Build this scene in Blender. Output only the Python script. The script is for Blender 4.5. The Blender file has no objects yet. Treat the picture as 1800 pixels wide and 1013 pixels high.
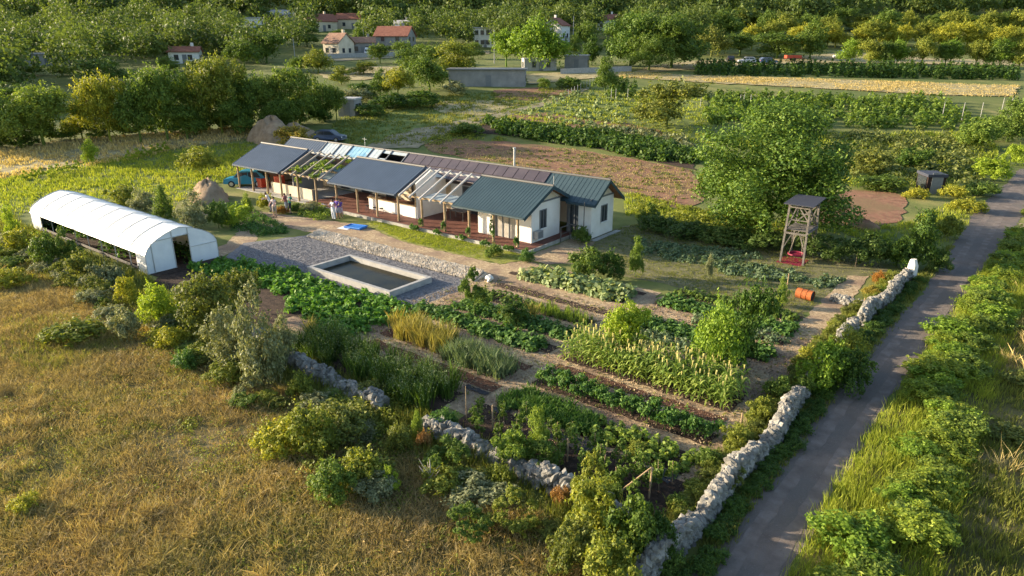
import bpy, math, random
import numpy as np
from mathutils import Vector, geometry
C = bpy.context.scene.collection
PI = math.pi
rng = np.random.default_rng(7)
random.seed(7)
# ------------------------------------------------ camera, sky, sun, exposure
F, CX, CY, H = 1200.0, 900.0, 506.5, 13.5          # focal length and centre in px of the 1800 px frame, camera height
TH = math.atan(431.5 / F)                           # camera pitch below the horizon
YAW = math.radians(38)
OX, OY = 0.96154506, 44.19297848                    # house corner seen from the camera foot
ca, sa = math.cos(-YAW), math.sin(-YAW)
def c2w(x, y):
    x = x - OX; y = y - OY
    return x * ca + y * sa, -x * sa + y * ca
CAMX, CAMY = c2w(0.0, 0.0)
cam = bpy.data.objects.new('camera', bpy.data.cameras.new('camera')); C.objects.link(cam)
cam.data.sensor_width = 36.0; cam.data.lens = F / 1800 * 36; cam.data.clip_end = 4000; cam.data.clip_start = 0.5
cam.location = (CAMX, CAMY, H); cam.rotation_euler = (PI / 2 - TH, 0, YAW)
bpy.context.scene.camera = cam
SUN_EL = math.radians(14.0)
SUN_AZ = math.radians(25)                       # direction the light travels, measured from +X
lx, ly = math.cos(SUN_AZ), math.sin(SUN_AZ)
world = bpy.data.worlds.new('World'); bpy.context.scene.world = world; world.use_nodes = True
wn = world.node_tree; sky = wn.nodes.new('ShaderNodeTexSky'); sky.sky_type = 'NISHITA'; sky.sun_disc = False
sky.sun_elevation = SUN_EL; sky.sun_rotation = math.atan2(-lx, -ly); sky.dust_density = 1.5
bg = wn.nodes['Background']; bg.inputs['Strength'].default_value = 0.125
wn.links.new(sky.outputs[0], bg.inputs['Color'])
sl = bpy.data.lights.new('sun', 'SUN'); sl.energy = 5.0; sl.angle = math.radians(0.6); sl.color = (1.0, 0.82, 0.58)
sun = bpy.data.objects.new('sun', sl); C.objects.link(sun); sun.location = (-60, -40, 60)
sun.rotation_euler = Vector((lx * math.cos(SUN_EL), ly * math.cos(SUN_EL), -math.sin(SUN_EL))).to_track_quat('-Z', 'Y').to_euler()
vs = bpy.context.scene.view_settings
vs.view_transform = 'Standard'; vs.look = 'None'; vs.exposure = 1.5; vs.gamma = 1.0; vs.use_curve_mapping = False

# ------------------------------------------------ terrain and picture-to-ground helpers
_k = np.array([[-500, 0], [74, 0], [85, .7], [95, 1.8], [105, 3.1], [130, 6.0], [160, 8.3], [190, 10.2], [260, 18.5], [350, 34], [600, 92], [900, 135], [2500, 150]])
_y = np.arange(-100, 1500, 1.0); _z = np.interp(_y, _k[:, 0], _k[:, 1])
_z = np.convolve(np.pad(_z, 8, 'edge'), np.ones(17) / 17, 'valid')
def depth(a, b): return OY + a * sa + b * ca
def side(a, b): return OX + a * ca - b * sa
def zt(a, b): return np.interp(depth(a, b), _y, _z)
def PX(u, v, z=None):
    """point of the ground (or of height z) seen at pixel u, v of the photograph"""
    x = (u - CX) / F; y = -(v - CY) / F
    dy = math.cos(TH) + y * math.sin(TH); dz = -math.sin(TH) + y * math.cos(TH)
    if z is not None:
        t = (z - H) / dz
        return c2w(x * t, dy * t)
    t = 5.0
    while t < 1400:
        if H + dz * t <= np.interp(dy * t, _y, _z): break
        t *= 1.004
    return c2w(x * t, dy * t)
def ztop(a, b, v):
    """height at which the plumb line over a, b meets picture row v"""
    y = -(v - CY) / F
    return H + depth(a, b) * (-math.sin(TH) + y * math.cos(TH)) / (math.cos(TH) + y * math.sin(TH))
def mpp(a, b): return depth(a, b) / math.cos(TH) / F * 0.98   # metres per photograph pixel there

# ------------------------------------------------ materials
def nd(nt, t, **k):
    n = nt.nodes.new('ShaderNode' + t)
    for a, b in k.items(): setattr(n, a, b)
    return n
def ramp(nt, fac, cols, interp='LINEAR'):
    r = nd(nt, 'ValToRGB'); nt.links.new(fac, r.inputs[0]); r.color_ramp.interpolation = interp
    e = r.color_ramp.elements
    while len(e) < len(cols): e.new(0.5)
    for i, (p, c) in enumerate(cols): e[i].position = p; e[i].color = (*c, 1)
    return r.outputs[0]
def noise(nt, scale, detail=4, vec=None, rough=0.55, dist=0.0):
    n = nd(nt, 'TexNoise'); n.inputs['Scale'].default_value = scale; n.inputs['Detail'].default_value = detail
    n.inputs['Roughness'].default_value = rough; n.inputs['Distortion'].default_value = dist
    if vec is not None: nt.links.new(vec, n.inputs['Vector'])
    return n.outputs['Fac']
def mixc(nt, f, a, b, mode='MIX'):
    m = nd(nt, 'Mix', data_type='RGBA', blend_type=mode)
    for s, i in ((f, 0), (a, 6), (b, 7)):
        if hasattr(s, 'links'): nt.links.new(s, m.inputs[i])
        elif i == 0: m.inputs[0].default_value = s
        else: m.inputs[i].default_value = (*s, 1)
    return m.outputs[2]
def math_(nt, op, a, b=0.0):
    m = nd(nt, 'Math', operation=op)
    for i, s in enumerate((a, b)):
        if hasattr(s, 'links'): nt.links.new(s, m.inputs[i])
        else: m.inputs[i].default_value = s
    return m.outputs[0]
def newmat(name):
    m = bpy.data.materials.new(name); m.use_nodes = True
    nt = m.node_tree; p = nt.nodes['Principled BSDF']
    tc = nd(nt, 'TexCoord')
    return m, nt, p, tc
def surf(name, cols, scale=2.0, rough=0.85, bump=0.0, bscale=20.0, detail=6, fine=None, big=None, metal=0.0, spec=0.3):
    """plain rough surface, colours from noise; fine=(scale, amount, colour), big=(scale, colour)"""
    m, nt, p, tc = newmat(name)
    v = tc.outputs['Object']
    c = ramp(nt, noise(nt, scale, detail, v), cols)
    if big: c = mixc(nt, ramp(nt, noise(nt, big[0], 3, v), [(.42, (0, 0, 0)), (.62, (1, 1, 1))]), c, big[1])
    if fine: c = mixc(nt, ramp(nt, noise(nt, fine[0], 3, v, .7), [(fine[1], (0, 0, 0)), (fine[1] + .12, (1, 1, 1))]), c, fine[2])
    nt.links.new(c, p.inputs['Base Color'])
    p.inputs['Roughness'].default_value = rough; p.inputs['Metallic'].default_value = metal
    p.inputs['Specular IOR Level'].default_value = spec
    if bump:
        b = nd(nt, 'Bump'); b.inputs['Strength'].default_value = bump; b.inputs['Distance'].default_value = 0.05
        nt.links.new(noise(nt, bscale, 5, v, .65), b.inputs['Height']); nt.links.new(b.outputs[0], p.inputs['Normal'])
    return m
def leafmat(name, c0, c1, c2, trans=0.35, wscale=0.0, wcols=None, vary=0.25):
    """leaf colour varies from leaf to leaf and from plant to plant"""
    c0, c1, c2 = [tuple(x * k for x, k in zip(c, (1.62, 1.5, 1.3))) for c in (c0, c1, c2)]
    m, nt, p, tc = newmat(name)
    at = nd(nt, 'Attribute', attribute_name='rnd')
    oi = nd(nt, 'ObjectInfo')
    f = math_(nt, 'ADD', math_(nt, 'MULTIPLY', at.outputs['Fac'], 1 - vary), math_(nt, 'MULTIPLY', oi.outputs['Random'], vary))
    c = ramp(nt, f, [(0.08, c0), (0.5, c1), (0.92, c2)])
    if wcols:
        w = ramp(nt, noise(nt, wscale, 4, tc.outputs['Object'], .6, 0.4), wcols)
        c = mixc(nt, 0.65, c, w)
        c = mixc(nt, math_(nt, 'MULTIPLY', at.outputs['Fac'], .5), c, c2)
    nt.links.new(c, p.inputs['Base Color']); p.inputs['Roughness'].default_value = .6
    p.inputs['Specular IOR Level'].default_value = .25
    tr = nd(nt, 'BsdfTranslucent'); mx = nd(nt, 'MixShader'); mx.inputs[0].default_value = trans
    cc = mixc(nt, 1.0, c, (1.25, 1.2, .55), 'MULTIPLY')
    nt.links.new(cc, tr.inputs['Color']); nt.links.new(p.outputs[0], mx.inputs[1]); nt.links.new(tr.outputs[0], mx.inputs[2])
    nt.links.new(mx.outputs[0], nt.nodes['Material Output'].inputs['Surface'])
    return m
def plain(name, col, rough=.6, metal=0.0, var=.12, scale=6.0, spec=.4):
    a = tuple(c * (1 - var) for c in col); b = tuple(min(1, c * (1 + var)) for c in col)
    return surf(name, [(.3, a), (.7, b)], scale, rough, metal=metal, spec=spec)

M = {}
M['ground'] = surf('mixed_grass_ground', [(.3, (.085, .105, .025)), (.5, (.15, .17, .04)), (.7, (.24, .22, .075))], .35, 1, .6, 6, big=(.05, (.10, .13, .028)))
M['dryground'] = surf('dry_field_ground', [(.3, (.09, .08, .035)), (.5, (.17, .14, .06)), (.68, (.25, .19, .09))], .8, 1, .6, 8, big=(.12, (.07, .07, .016)))
M['meadow'] = surf('meadow_ground', [(.32, (.075, .11, .022)), (.5, (.13, .17, .035)), (.7, (.22, .22, .07))], .5, 1, .6, 7)
M['mulch'] = surf('wood_chip_mulch', [(.3, (.24, .175, .10)), (.5, (.42, .315, .19)), (.7, (.58, .46, .30))], 5, 1, 1.0, 24, fine=(14, .56, (.12, .075, .05)), big=(.5, (.27, .19, .13)))
M['soil'] = surf('dark_garden_soil', [(.3, (.022, .014, .010)), (.5, (.048, .030, .021)), (.7, (.085, .055, .038))], 4, 1, 1.0, 14, fine=(11, .64, (.13, .09, .06)))
M['redsoil'] = surf('red_brown_field_soil', [(.3, (.15, .07, .045)), (.5, (.24, .115, .07)), (.7, (.30, .17, .10))], 1.4, 1, .9, 5, fine=(3.5, .56, (.20, .17, .07)), big=(.25, (.19, .12, .06)))
M['straw'] = surf('dry_straw_strip', [(.3, (.20, .17, .075)), (.5, (.34, .28, .14)), (.7, (.44, .38, .21))], .8, 1, .8, 6, fine=(3, .62, (.14, .14, .05)))
M['lawn'] = surf('mown_lawn', [(.3, (.10, .095, .045)), (.5, (.155, .145, .07)), (.7, (.21, .185, .10))], 1.2, 1, .5, 20, fine=(6, .55, (.08, .10, .035)))
M['strip'] = surf('yellow_green_grass_strip', [(.3, (.13, .15, .03)), (.5, (.22, .23, .05)), (.7, (.30, .27, .10))], 2, 1, .8, 18)
M['road'] = surf('gravel_road', [(.3, (.115, .093, .080)), (.5, (.155, .127, .11)), (.7, (.195, .162, .142))], 1.1, 1, .7, 30, fine=(16, .58, (.19, .165, .155)), big=(.5, (.135, .118, .105)))
M['gravel'] = surf('grey_gravel', [(.3, (.13, .13, .14)), (.5, (.18, .178, .188)), (.7, (.25, .245, .25))], 6, 1, .9, 34, fine=(20, .56, (.10, .10, .11)))
M['path'] = surf('pale_earth_lane', [(.3, (.16, .15, .09)), (.5, (.24, .21, .13)), (.7, (.32, .28, .18))], .7, 1, .5, 8)
M['stone'] = surf('pale_limestone', [(.28, (.105, .10, .09)), (.5, (.20, .192, .172)), (.7, (.35, .335, .30))], 3, .95, .6, 12, fine=(9, .6, (.15, .15, .12)))
M['pile'] = surf('heaped_earth', [(.3, (.20, .14, .085)), (.5, (.28, .20, .13)), (.7, (.34, .26, .17))], 1.5, 1, .8, 6)
M['bark'] = surf('bark', [(.3, (.05, .038, .016)), (.7, (.13, .105, .08))], 6, .95, .6, 18)
M['plaster'] = surf('white_plaster', [(.3, (.68, .655, .61)), (.7, (.80, .78, .74))], 1.3, .9, .15, 14)
M['cream'] = surf('cream_plaster', [(.3, (.52, .45, .33)), (.7, (.66, .58, .45))], .8, .9, .1, 10)
M['greywall'] = surf('grey_blockwork', [(.3, (.20, .20, .20)), (.7, (.31, .305, .295))], .7, .95, .3, 8)
M['concrete'] = surf('pale_concrete', [(.3, (.27, .27, .26)), (.7, (.40, .39, .375))], 2.5, .85, .3, 16, fine=(5, .62, (.30, .30, .27)))
M['edge'] = surf('stained_concrete_edge', [(.3, (.24, .23, .20)), (.7, (.42, .40, .36))], 2.2, .9, .3, 14)
M['navy'] = surf('navy_metal_roof', [(.3, (.036, .060, .100)), (.7, (.048, .076, .124))], .8, .55, spec=.35, fine=(2, .66, (.06, .08, .125)))
M['teal'] = surf('teal_metal_roof', [(.3, (.026, .052, .066)), (.7, (.035, .066, .082))], .8, .55, spec=.35, fine=(2, .66, (.05, .10, .11)))
M['ridge'] = plain('pale_ridge_cap', (.085, .085, .085), .6)
M['greysheet'] = surf('blue_grey_sheet', [(.3, (.20, .25, .27)), (.7, (.32, .37, .39))], 1.6, .5)
M['browntile'] = surf('brown_grey_roof_sheets', [(.3, (.085, .07, .075)), (.7, (.15, .125, .125))], 1.5, .7, .4, 8)
M['clear'] = surf('weathered_translucent_sheet', [(.3, (.28, .34, .38)), (.7, (.42, .47, .49))], 1.6, .35, fine=(3, .6, (.30, .36, .40)), spec=.5)
M['bluesheet'] = surf('blue_translucent_sheet', [(.3, (.13, .29, .42)), (.7, (.24, .42, .53))], 1.6, .35, fine=(3, .58, (.5, .62, .7)), spec=.5)
M['deck'] = surf('red_brown_decking', [(.3, (.13, .05, .035)), (.7, (.21, .085, .06))], 2, .7, .2, 10)
M['deckgap'] = plain('dark_gap', (.03, .018, .014), 1)
M['wood'] = surf('round_pine_pole', [(.3, (.26, .18, .10)), (.7, (.42, .31, .19))], 3, .8, .3, 20)
M['paleb'] = surf('pale_grey_beam', [(.3, (.34, .34, .335)), (.7, (.46, .455, .44))], 3, .75)
M['rafterwood'] = plain('grey_brown_rafter', (.30, .27, .235), .8)
M['oldwood'] = surf('weathered_grey_wood', [(.3, (.09, .082, .075)), (.7, (.19, .175, .155))], 4, .9, .4, 20)
M['soffit'] = surf('orange_brown_soffit_boards', [(.3, (.26, .12, .06)), (.7, (.38, .19, .10))], 3, .7)
M['glass'] = plain('dark_window_glass', (.035, .042, .05), .12, spec=.6)
M['frame'] = plain('grey_frame', (.16, .17, .18), .5)
M['rust'] = surf('rusty_orange_steel', [(.3, (.22, .06, .02)), (.55, (.36, .11, .03)), (.75, (.15, .05, .022))], 5, .75, .3, 20)
M['dark'] = plain('black_sheet', (.018, .018, .022), .6)
M['plastic'] = surf('white_tunnel_film', [(.3, (.70, .71, .69)), (.7, (.84, .84, .82))], 1.2, .42, .9, 2.2, spec=.5, fine=(1.6, .63, (.66, .68, .66)))
M['film2'] = surf('shade_blue_end_film', [(.3, (.62, .66, .70)), (.7, (.74, .77, .80))], 1.3, .4, .3, 3, spec=.5)  # same film on the shaded end, the bluish shade put into its colour
M['hoop'] = plain('grey_steel_tube', (.45, .46, .46), .5, .3)
M['redroof'] = surf('red_clay_tiles', [(.3, (.20, .075, .05)), (.7, (.31, .13, .085))], 1.5, .85, .4, 8)
M['brownroof'] = surf('brown_clay_tiles', [(.3, (.20, .11, .075)), (.7, (.32, .19, .13))], 1.5, .85, .4, 8)
M['greyroof'] = surf('grey_roof_sheets', [(.3, (.30, .30, .31)), (.7, (.44, .44, .44))], 1.0, .7)
M['whitepaint'] = plain('white_paint', (.78, .77, .74), .6)
M['redseat'] = plain('crimson_fabric', (.20, .012, .04), .6)
M['rope'] = plain('rope', (.30, .27, .2), .9)
M['bluetarp'] = plain('blue_plastic', (.03, .18, .55), .4)
M['tyre'] = plain('tyre_rubber', (.02, .02, .02), .8)
M['rim'] = plain('wheel_rim', (.5, .5, .5), .35, .6)
M['lamp'] = plain('lamp_glass', (.7, .7, .68), .2)
M['skin'] = plain('skin', (.50, .29, .20), .55)
M['hair'] = plain('dark_hair', (.04, .025, .018), .7)
M['shoe'] = plain('shoe_leather', (.03, .025, .022), .6)
# pond water
m, nt, p, tc = newmat('pond_water')
nt.links.new(ramp(nt, noise(nt, .8, 4, tc.outputs['Object']), [(.35, (.008, .008, .003)), (.6, (.022, .020, .008))]), p.inputs['Base Color'])
p.inputs['Roughness'].default_value = .22; p.inputs['Specular IOR Level'].default_value = .06
b_ = nd(nt, 'Bump'); b_.inputs['Strength'].default_value = .06; b_.inputs['Distance'].default_value = .05
nt.links.new(noise(nt, 3, 3, tc.outputs['Object']), b_.inputs['Height']); nt.links.new(b_.outputs[0], p.inputs['Normal'])
M['water'] = m
# leaves
G = dict
M['l_walnut'] = leafmat('walnut_leaves', (.018, .044, .008), (.042, .092, .014), (.10, .165, .026), .26)
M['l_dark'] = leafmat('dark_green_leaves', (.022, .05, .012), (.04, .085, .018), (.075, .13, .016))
M['l_mid'] = leafmat('mid_green_leaves', (.035, .068, .014), (.065, .115, .022), (.12, .18, .035))
M['l_mid2'] = leafmat('fresh_mid_leaves', (.045, .085, .016), (.085, .135, .026), (.15, .205, .04))
M['l_yel'] = leafmat('yellow_green_leaves', (.09, .12, .016), (.18, .205, .025), (.32, .32, .045))
M['l_olive'] = leafmat('silver_olive_leaves', (.075, .095, .05), (.13, .155, .085), (.22, .245, .15), .25)
M['l_lime'] = leafmat('bright_lime_leaves', (.09, .15, .014), (.16, .24, .025), (.26, .34, .045), .4)
M['l_bed'] = leafmat('garden_greens', (.025, .07, .016), (.05, .115, .026), (.10, .18, .045))
M['l_blue'] = leafmat('blue_green_leaves', (.05, .09, .055), (.085, .135, .08), (.16, .21, .13))
M['l_pale'] = leafmat('pale_big_leaves', (.08, .13, .06), (.15, .21, .10), (.30, .35, .20))
M['l_corn'] = leafmat('corn_leaves', (.07, .13, .022), (.13, .20, .04), (.24, .30, .08))
M['tassel'] = leafmat('corn_tassels', (.30, .31, .15), (.40, .40, .20), (.52, .52, .30), .3)
M['l_vine'] = leafmat('vine_leaves', (.05, .10, .018), (.10, .16, .03), (.18, .25, .05), .4)
M['l_far'] = leafmat('far_wood_leaves', (.025, .05, .016), (.055, .09, .024), (.11, .145, .035), wscale=.035,
                     wcols=[(.3, (.038, .075, .022)), (.5, (.078, .13, .030)), (.7, (.15, .195, .042))])
M['l_rustdry'] = leafmat('dry_rust_leaves', (.14, .08, .03), (.22, .13, .05), (.32, .21, .09))
M['l_orange'] = leafmat('rust_coloured_leaves', (.10, .09, .02), (.20, .11, .025), (.30, .13, .03))
M['g_dry'] = leafmat('dry_grass_blades', (.09, .085, .035), (.20, .17, .075), (.44, .37, .21), .3, .17,
                     [(.30, (.09, .125, .035)), (.42, (.17, .185, .055)), (.50, (.34, .27, .125)), (.57, (.18, .14, .075)), (.66, (.42, .29, .15)), (.76, (.13, .155, .05))])
M['g_green'] = leafmat('green_grass_blades', (.06, .09, .018), (.11, .14, .03), (.21, .22, .06), .35, .2,
                       [(.35, (.05, .09, .018)), (.55, (.12, .15, .03)), (.72, (.20, .18, .06))])
M['g_verge'] = leafmat('bright_verge_blades', (.09, .15, .018), (.17, .24, .03), (.32, .36, .06), .4, .25,
                       [(.35, (.09, .155, .02)), (.55, (.18, .23, .03)), (.7, (.30, .30, .07))])
M['g_straw'] = leafmat('straw_blades', (.20, .17, .07), (.32, .27, .13), (.46, .40, .22), .3)

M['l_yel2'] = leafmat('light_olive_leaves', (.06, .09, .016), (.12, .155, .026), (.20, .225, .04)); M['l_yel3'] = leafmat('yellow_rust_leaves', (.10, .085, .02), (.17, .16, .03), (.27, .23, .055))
M['l_olive2'] = leafmat('dull_olive_leaves', (.05, .07, .018), (.09, .12, .028), (.17, .19, .045))
# ------------------------------------------------ mesh building
class MB:
    """collects polygons of any size, each with a material slot and a random value; build() links ONE mesh object"""
    def __init__(s): s.V = []; s.F = []; s.R = []; s.S = []; s.n = 0; s.mats = []
    def slot(s, mat):
        if mat not in s.mats: s.mats.append(mat)
        return s.mats.index(mat)
    def polys(s, V, rnd=None, mat=None):                       # V: (n, k, 3)
        V = np.asarray(V, dtype=np.float64); n, k = V.shape[:2]
        s.V.append(V.reshape(-1, 3)); s.F.append((np.arange(n * k).reshape(n, k) + s.n)); s.n += n * k
        s.R.append(np.repeat(rng.random(n) if rnd is None else rnd, k)); s.S.append(np.full(n, s.slot(mat)))
        return s
    def mesh(s, V, faces, mat=None, rnd=.5):                   # shared vertices, faces (m, k)
        V = np.asarray(V, dtype=np.float64); f = np.asarray(faces)
        s.V.append(V); s.F.append(f + s.n); s.n += len(V); s.R.append(np.full(len(V), rnd)); s.S.append(np.full(len(f), s.slot(mat)))
        return s
    def box(s, x0, x1, y0, y1, z0, z1, mat=None):
        V = [(x, y, z) for z in (z0, z1) for y in (y0, y1) for x in (x0, x1)]
        return s.mesh(V, [(0, 2, 3, 1), (4, 5, 7, 6), (0, 1, 5, 4), (2, 6, 7, 3), (0, 4, 6, 2), (1, 3, 7, 5)], mat)
    def hexa(s, V, mat=None):                                  # 8 corners: bottom 4 round, top 4 round
        return s.mesh(V, [(3, 2, 1, 0), (4, 5, 6, 7), (0, 1, 5, 4), (1, 2, 6, 5), (2, 3, 7, 6), (3, 0, 4, 7)], mat)
    def bar(s, p, q, w, h, mat=None):                          # squared beam from p to q
        p = np.array(p, float); q = np.array(q, float); d = q - p; d /= np.linalg.norm(d)
        up = np.array([0, 0, 1.]) if abs(d[2]) < .95 else np.array([1., 0, 0])
        t = np.cross(d, up); t /= np.linalg.norm(t); u = np.cross(t, d)
        o = [(-1, -1), (1, -1), (1, 1), (-1, 1)]
        return s.hexa([p + t * w / 2 * i + u * h / 2 * j for i, j in o] + [q + t * w / 2 * i + u * h / 2 * j for i, j in o], mat)
    def tube(s, pts, rad, mat=None, sides=7, cap=True):
        pts = np.array(pts, float); n = len(pts); rad = np.broadcast_to(rad, (n,))
        V = []
        for i in range(n):
            d = pts[min(i + 1, n - 1)] - pts[max(i - 1, 0)]; d = d / (np.linalg.norm(d) + 1e-9)
            up = np.array([0, 0, 1.]) if abs(d[2]) < .9 else np.array([1., 0, 0])
            t = np.cross(d, up); t /= np.linalg.norm(t); u = np.cross(d, t)
            for j in range(sides):
                a = 2 * PI * j / sides; V.append(pts[i] + (t * math.cos(a) + u * math.sin(a)) * rad[i])
        Fs = [(i * sides + j, i * sides + (j + 1) % sides, (i + 1) * sides + (j + 1) % sides, (i + 1) * sides + j) for i in range(n - 1) for j in range(sides)]
        s.mesh(V, Fs, mat)
        if cap:
            s.mesh(V[-sides:], [tuple(range(sides))], mat); s.mesh(V[:sides], [tuple(range(sides))[::-1]], mat)
        return s
    def build(s, name, mat=None, parent=None, link=True, smooth=False):
        me = bpy.data.meshes.new(name)
        V = np.concatenate(s.V); k = np.concatenate([np.full(len(f), f.shape[1]) for f in s.F])
        L = np.concatenate([f.ravel() for f in s.F]); st = np.concatenate(([0], np.cumsum(k)[:-1]))
        me.vertices.add(len(V)); me.vertices.foreach_set('co', V.ravel().astype(np.float32))
        me.loops.add(len(L)); me.loops.foreach_set('vertex_index', L.astype(np.int32))
        me.polygons.add(len(k)); me.polygons.foreach_set('loop_start', st.astype(np.int32))
        me.polygons.foreach_set('material_index', np.concatenate(s.S).astype(np.int32))
        at = me.attributes.new('rnd', 'FLOAT', 'POINT'); at.data.foreach_set('value', np.concatenate(s.R).astype(np.float32))
        me.update(calc_edges=True)
        me.polygons.foreach_set('use_smooth', np.full(len(k), bool(smooth)))
        for x in s.mats: me.materials.append(M[x if x else mat])
        o = bpy.data.objects.new(name, me)
        if link: C.objects.link(o)
        if parent: o.parent = parent
        return o
def tag(o, label=None, cat=None, group=None, kind=None):
    if label: o['label'] = label
    if cat: o['category'] = cat
    if group: o['group'] = group
    if kind: o['kind'] = kind
    return o
def empty(name, loc=(0, 0, 0), rz=0.0, label=None, cat=None, group=None):
    o = bpy.data.objects.new(name, None); C.objects.link(o); o.location = loc; o.rotation_euler = (0, 0, rz); o.empty_display_size = .3
    return tag(o, label, cat, group)
def copy_tree(o, parent=None):
    c = o.copy(); C.objects.link(c); c.parent = parent
    for ch in o.children: copy_tree(ch, c)
    return c
# ------------------------------------------------ foliage pieces
def unit(v): return v / (np.linalg.norm(v, axis=-1, keepdims=True) + 1e-9)
def leaves(P, N, size, asp=.6, droop=None):
    n = len(P); r = rng.normal(size=(n, 3)); N = unit(N)
    t = unit(np.cross(N, r)); b = np.cross(N, t); s = (size * (.6 + .8 * rng.random(n)))[:, None]
    return np.stack([P - t * s, P - b * s * asp, P + t * s, P + b * s * asp], 1)
def clumps(lobes, n, sub=12, subr=.35, fill=.10):
    """leaf positions on many small clumps round each lobe (cx, cy, cz, rx, ry, rz)"""
    lb = np.array(lobes, float); w = (lb[:, 3] * lb[:, 4] * lb[:, 5]) ** .67; w /= w.sum()
    P = []; N = []
    for l, ww in zip(lb, w):
        k = max(8, int(n * ww)); c, r = l[:3], l[3:]
        d = unit(rng.normal(size=(sub, 3))); d[:, 2] = np.abs(d[:, 2]) * .9 - .25 * rng.random(sub); d = unit(d)
        sc = c + d * r * (.62 + .22 * rng.random((sub, 1))); sr = subr * (.6 + .7 * rng.random(sub))
        i = rng.integers(0, sub, k); e = unit(rng.normal(size=(k, 3)))
        q = sc[i] + e * (r * sr[i][:, None]) * (.65 + .45 * rng.random((k, 1)) ** .6)
        P.append(q); N.append(unit(.75 * e + .35 * unit((q - c) / r) + .55 * rng.normal(size=(k, 3)) + [0, 0, .15]))
        ns = max(3, sub // 2); d = unit(rng.normal(size=(ns, 3)) + [0, 0, .5]); j = rng.integers(0, ns, int(k * .10)); tt = (.85 + .5 * rng.random((len(j), 1)))
        P.append(c + d[j] * r * tt + rng.normal(size=(len(j), 3)) * r * .07); N.append(rng.normal(size=(len(j), 3)))
        f = int(k * fill); e = unit(rng.normal(size=(f, 3))); q = c + e * r * (.95 * rng.random((f, 1)) ** .33)
        P.append(q); N.append(unit(e + .6 * rng.normal(size=(f, 3))))
    return np.concatenate(P), np.concatenate(N)
def limbs(mb, lobes, r0, base=(0, 0, 0), fork=.3, k=6):
    base = np.array(base, float); lb = np.array(lobes, float); top = lb[:, :3].mean(0); f = base + (top - base) * fork
    f[2] = base[2] + (top[2] - base[2]) * fork * 1.4
    mb.tube([base, base + (f - base) * .5 + [r0 * .4, 0, 0], f], [r0 * 1.25, r0, r0 * .85], 'bark')
    for l in lb[:k]:
        e = l[:3]; m = f + (e - f) * .5 + [0, 0, .06 * np.linalg.norm(e - f)]
        mb.tube([f, m, e], [r0 * .6, r0 * .38, r0 * .12], 'bark', 5)
def crown_proto(lobes, n, size, mat, trunk=.02, sub=12, fill=.10, asp=.6, subr=.34):
    c = MB(); P, N = clumps(lobes, n, sub, subr, fill)
    keep = P[:, 2] > .02; P = P[keep]; N = N[keep]
    c.polys(leaves(P, N, size, asp), None, mat)
    t = MB(); limbs(t, lobes, trunk)
    return c, t
def rl(n, spread, z0, z1, r, seed, squash=1.0):
    g = np.random.default_rng(seed); out = []
    for i in range(n):
        a = 2 * PI * (i + .6 * g.random()) / n; d = spread * (.55 + .45 * g.random()); z = z0 + (z1 - z0) * g.random()
        rr = r * (.75 + .5 * g.random()); out.append((d * math.cos(a), d * math.sin(a), z, rr, rr, rr * squash * (.8 + .4 * g.random())))
    out.append((0, 0, z1, r, r, r * squash)); return out
# unit prototypes: 1 m wide, 1 m high
PROTO = {}
def add_proto(kind, lobes, n, size, **k):
    if kind != 'big': n = int(n * 1.8); size *= .72
    c, t = crown_proto(lobes, n, size, 'l_mid', **k)
    co = c.build('crown', link=False); to = t.build('trunk', link=False, smooth=True)
    PROTO[kind] = (co.data, to.data)
for i in range(3):
    add_proto('round%d' % i, rl(9 + i, .28, .22, .68, .22, 10 + i), 3600, .026, sub=11)
    add_proto('tall%d' % i, rl(8, .25, .18, .60, .23, 20 + i) + [(0.03, 0, .78, .2, .2, .2)], 3400, .026, sub=10)
    add_proto('bush%d' % i, rl(6, .28, .22, .62, .24, 30 + i, 1.1), 2600, .033, sub=9, trunk=.012)
    add_proto('low%d' % i, rl(7, .30, .15, .45, .24, 40 + i, 1.4), 2200, .038, sub=9, trunk=.01)
add_proto('big', rl(11, .33, .30, .72, .19, 51) + rl(12, .37, .14, .40, .16, 52) + [(0, 0, .5, .3, .3, .3), (.05, 0, .76, .26, .26, .20)], 46000, .0088, sub=8, trunk=.022, subr=.46)
add_proto('hedgetree', rl(13, .32, .16, .72, .21, 61) + [(0, 0, .45, .3, .3, .3)], 7000, .022, sub=13)
add_proto('open', rl(9, .34, .25, .80, .13, 63), 3000, .026, sub=8)
OBJ_MAT = {}
def plant(kind, u, vb, vt, wpx, mat, label, cat='tree', group=None, name=None, xy=None, lean=0, single=False):
    """a tree (crown + trunk) standing at picture point u, vb, reaching up to row vt"""
    a, b = xy if xy else PX(u, vb)
    z = float(zt(a, b)); h = max(.4, ztop(a, b, vt) - z); w = wpx * mpp(a, b)
    return plant_m(kind, a, b, w, h, mat, label, cat, group, name)
def plant_m(kind, a, b, w, h, mat, label, cat='tree', group=None, name=None):
    if kind[-1] == '*': kind = kind[:-1] + str(int(rng.integers(0, 3)))
    cm, tm = PROTO[kind]
    root = empty(name or cat.replace(' ', '_'), (a, b, float(zt(a, b)) - .03), rng.random() * 6.28, label, cat, group)
    root.scale = (w, w * (.9 + .2 * rng.random()), h)
    for nm, me, mt in (('crown' if cat == 'tree' else 'foliage', cm, mat), ('trunk' if cat == 'tree' else 'stem', tm, 'bark')):
        o = bpy.data.objects.new(nm, me); C.objects.link(o); o.parent = root
        o.material_slots[0].link = 'OBJECT'; o.material_slots[0].material = M[mat]
    return root
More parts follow.
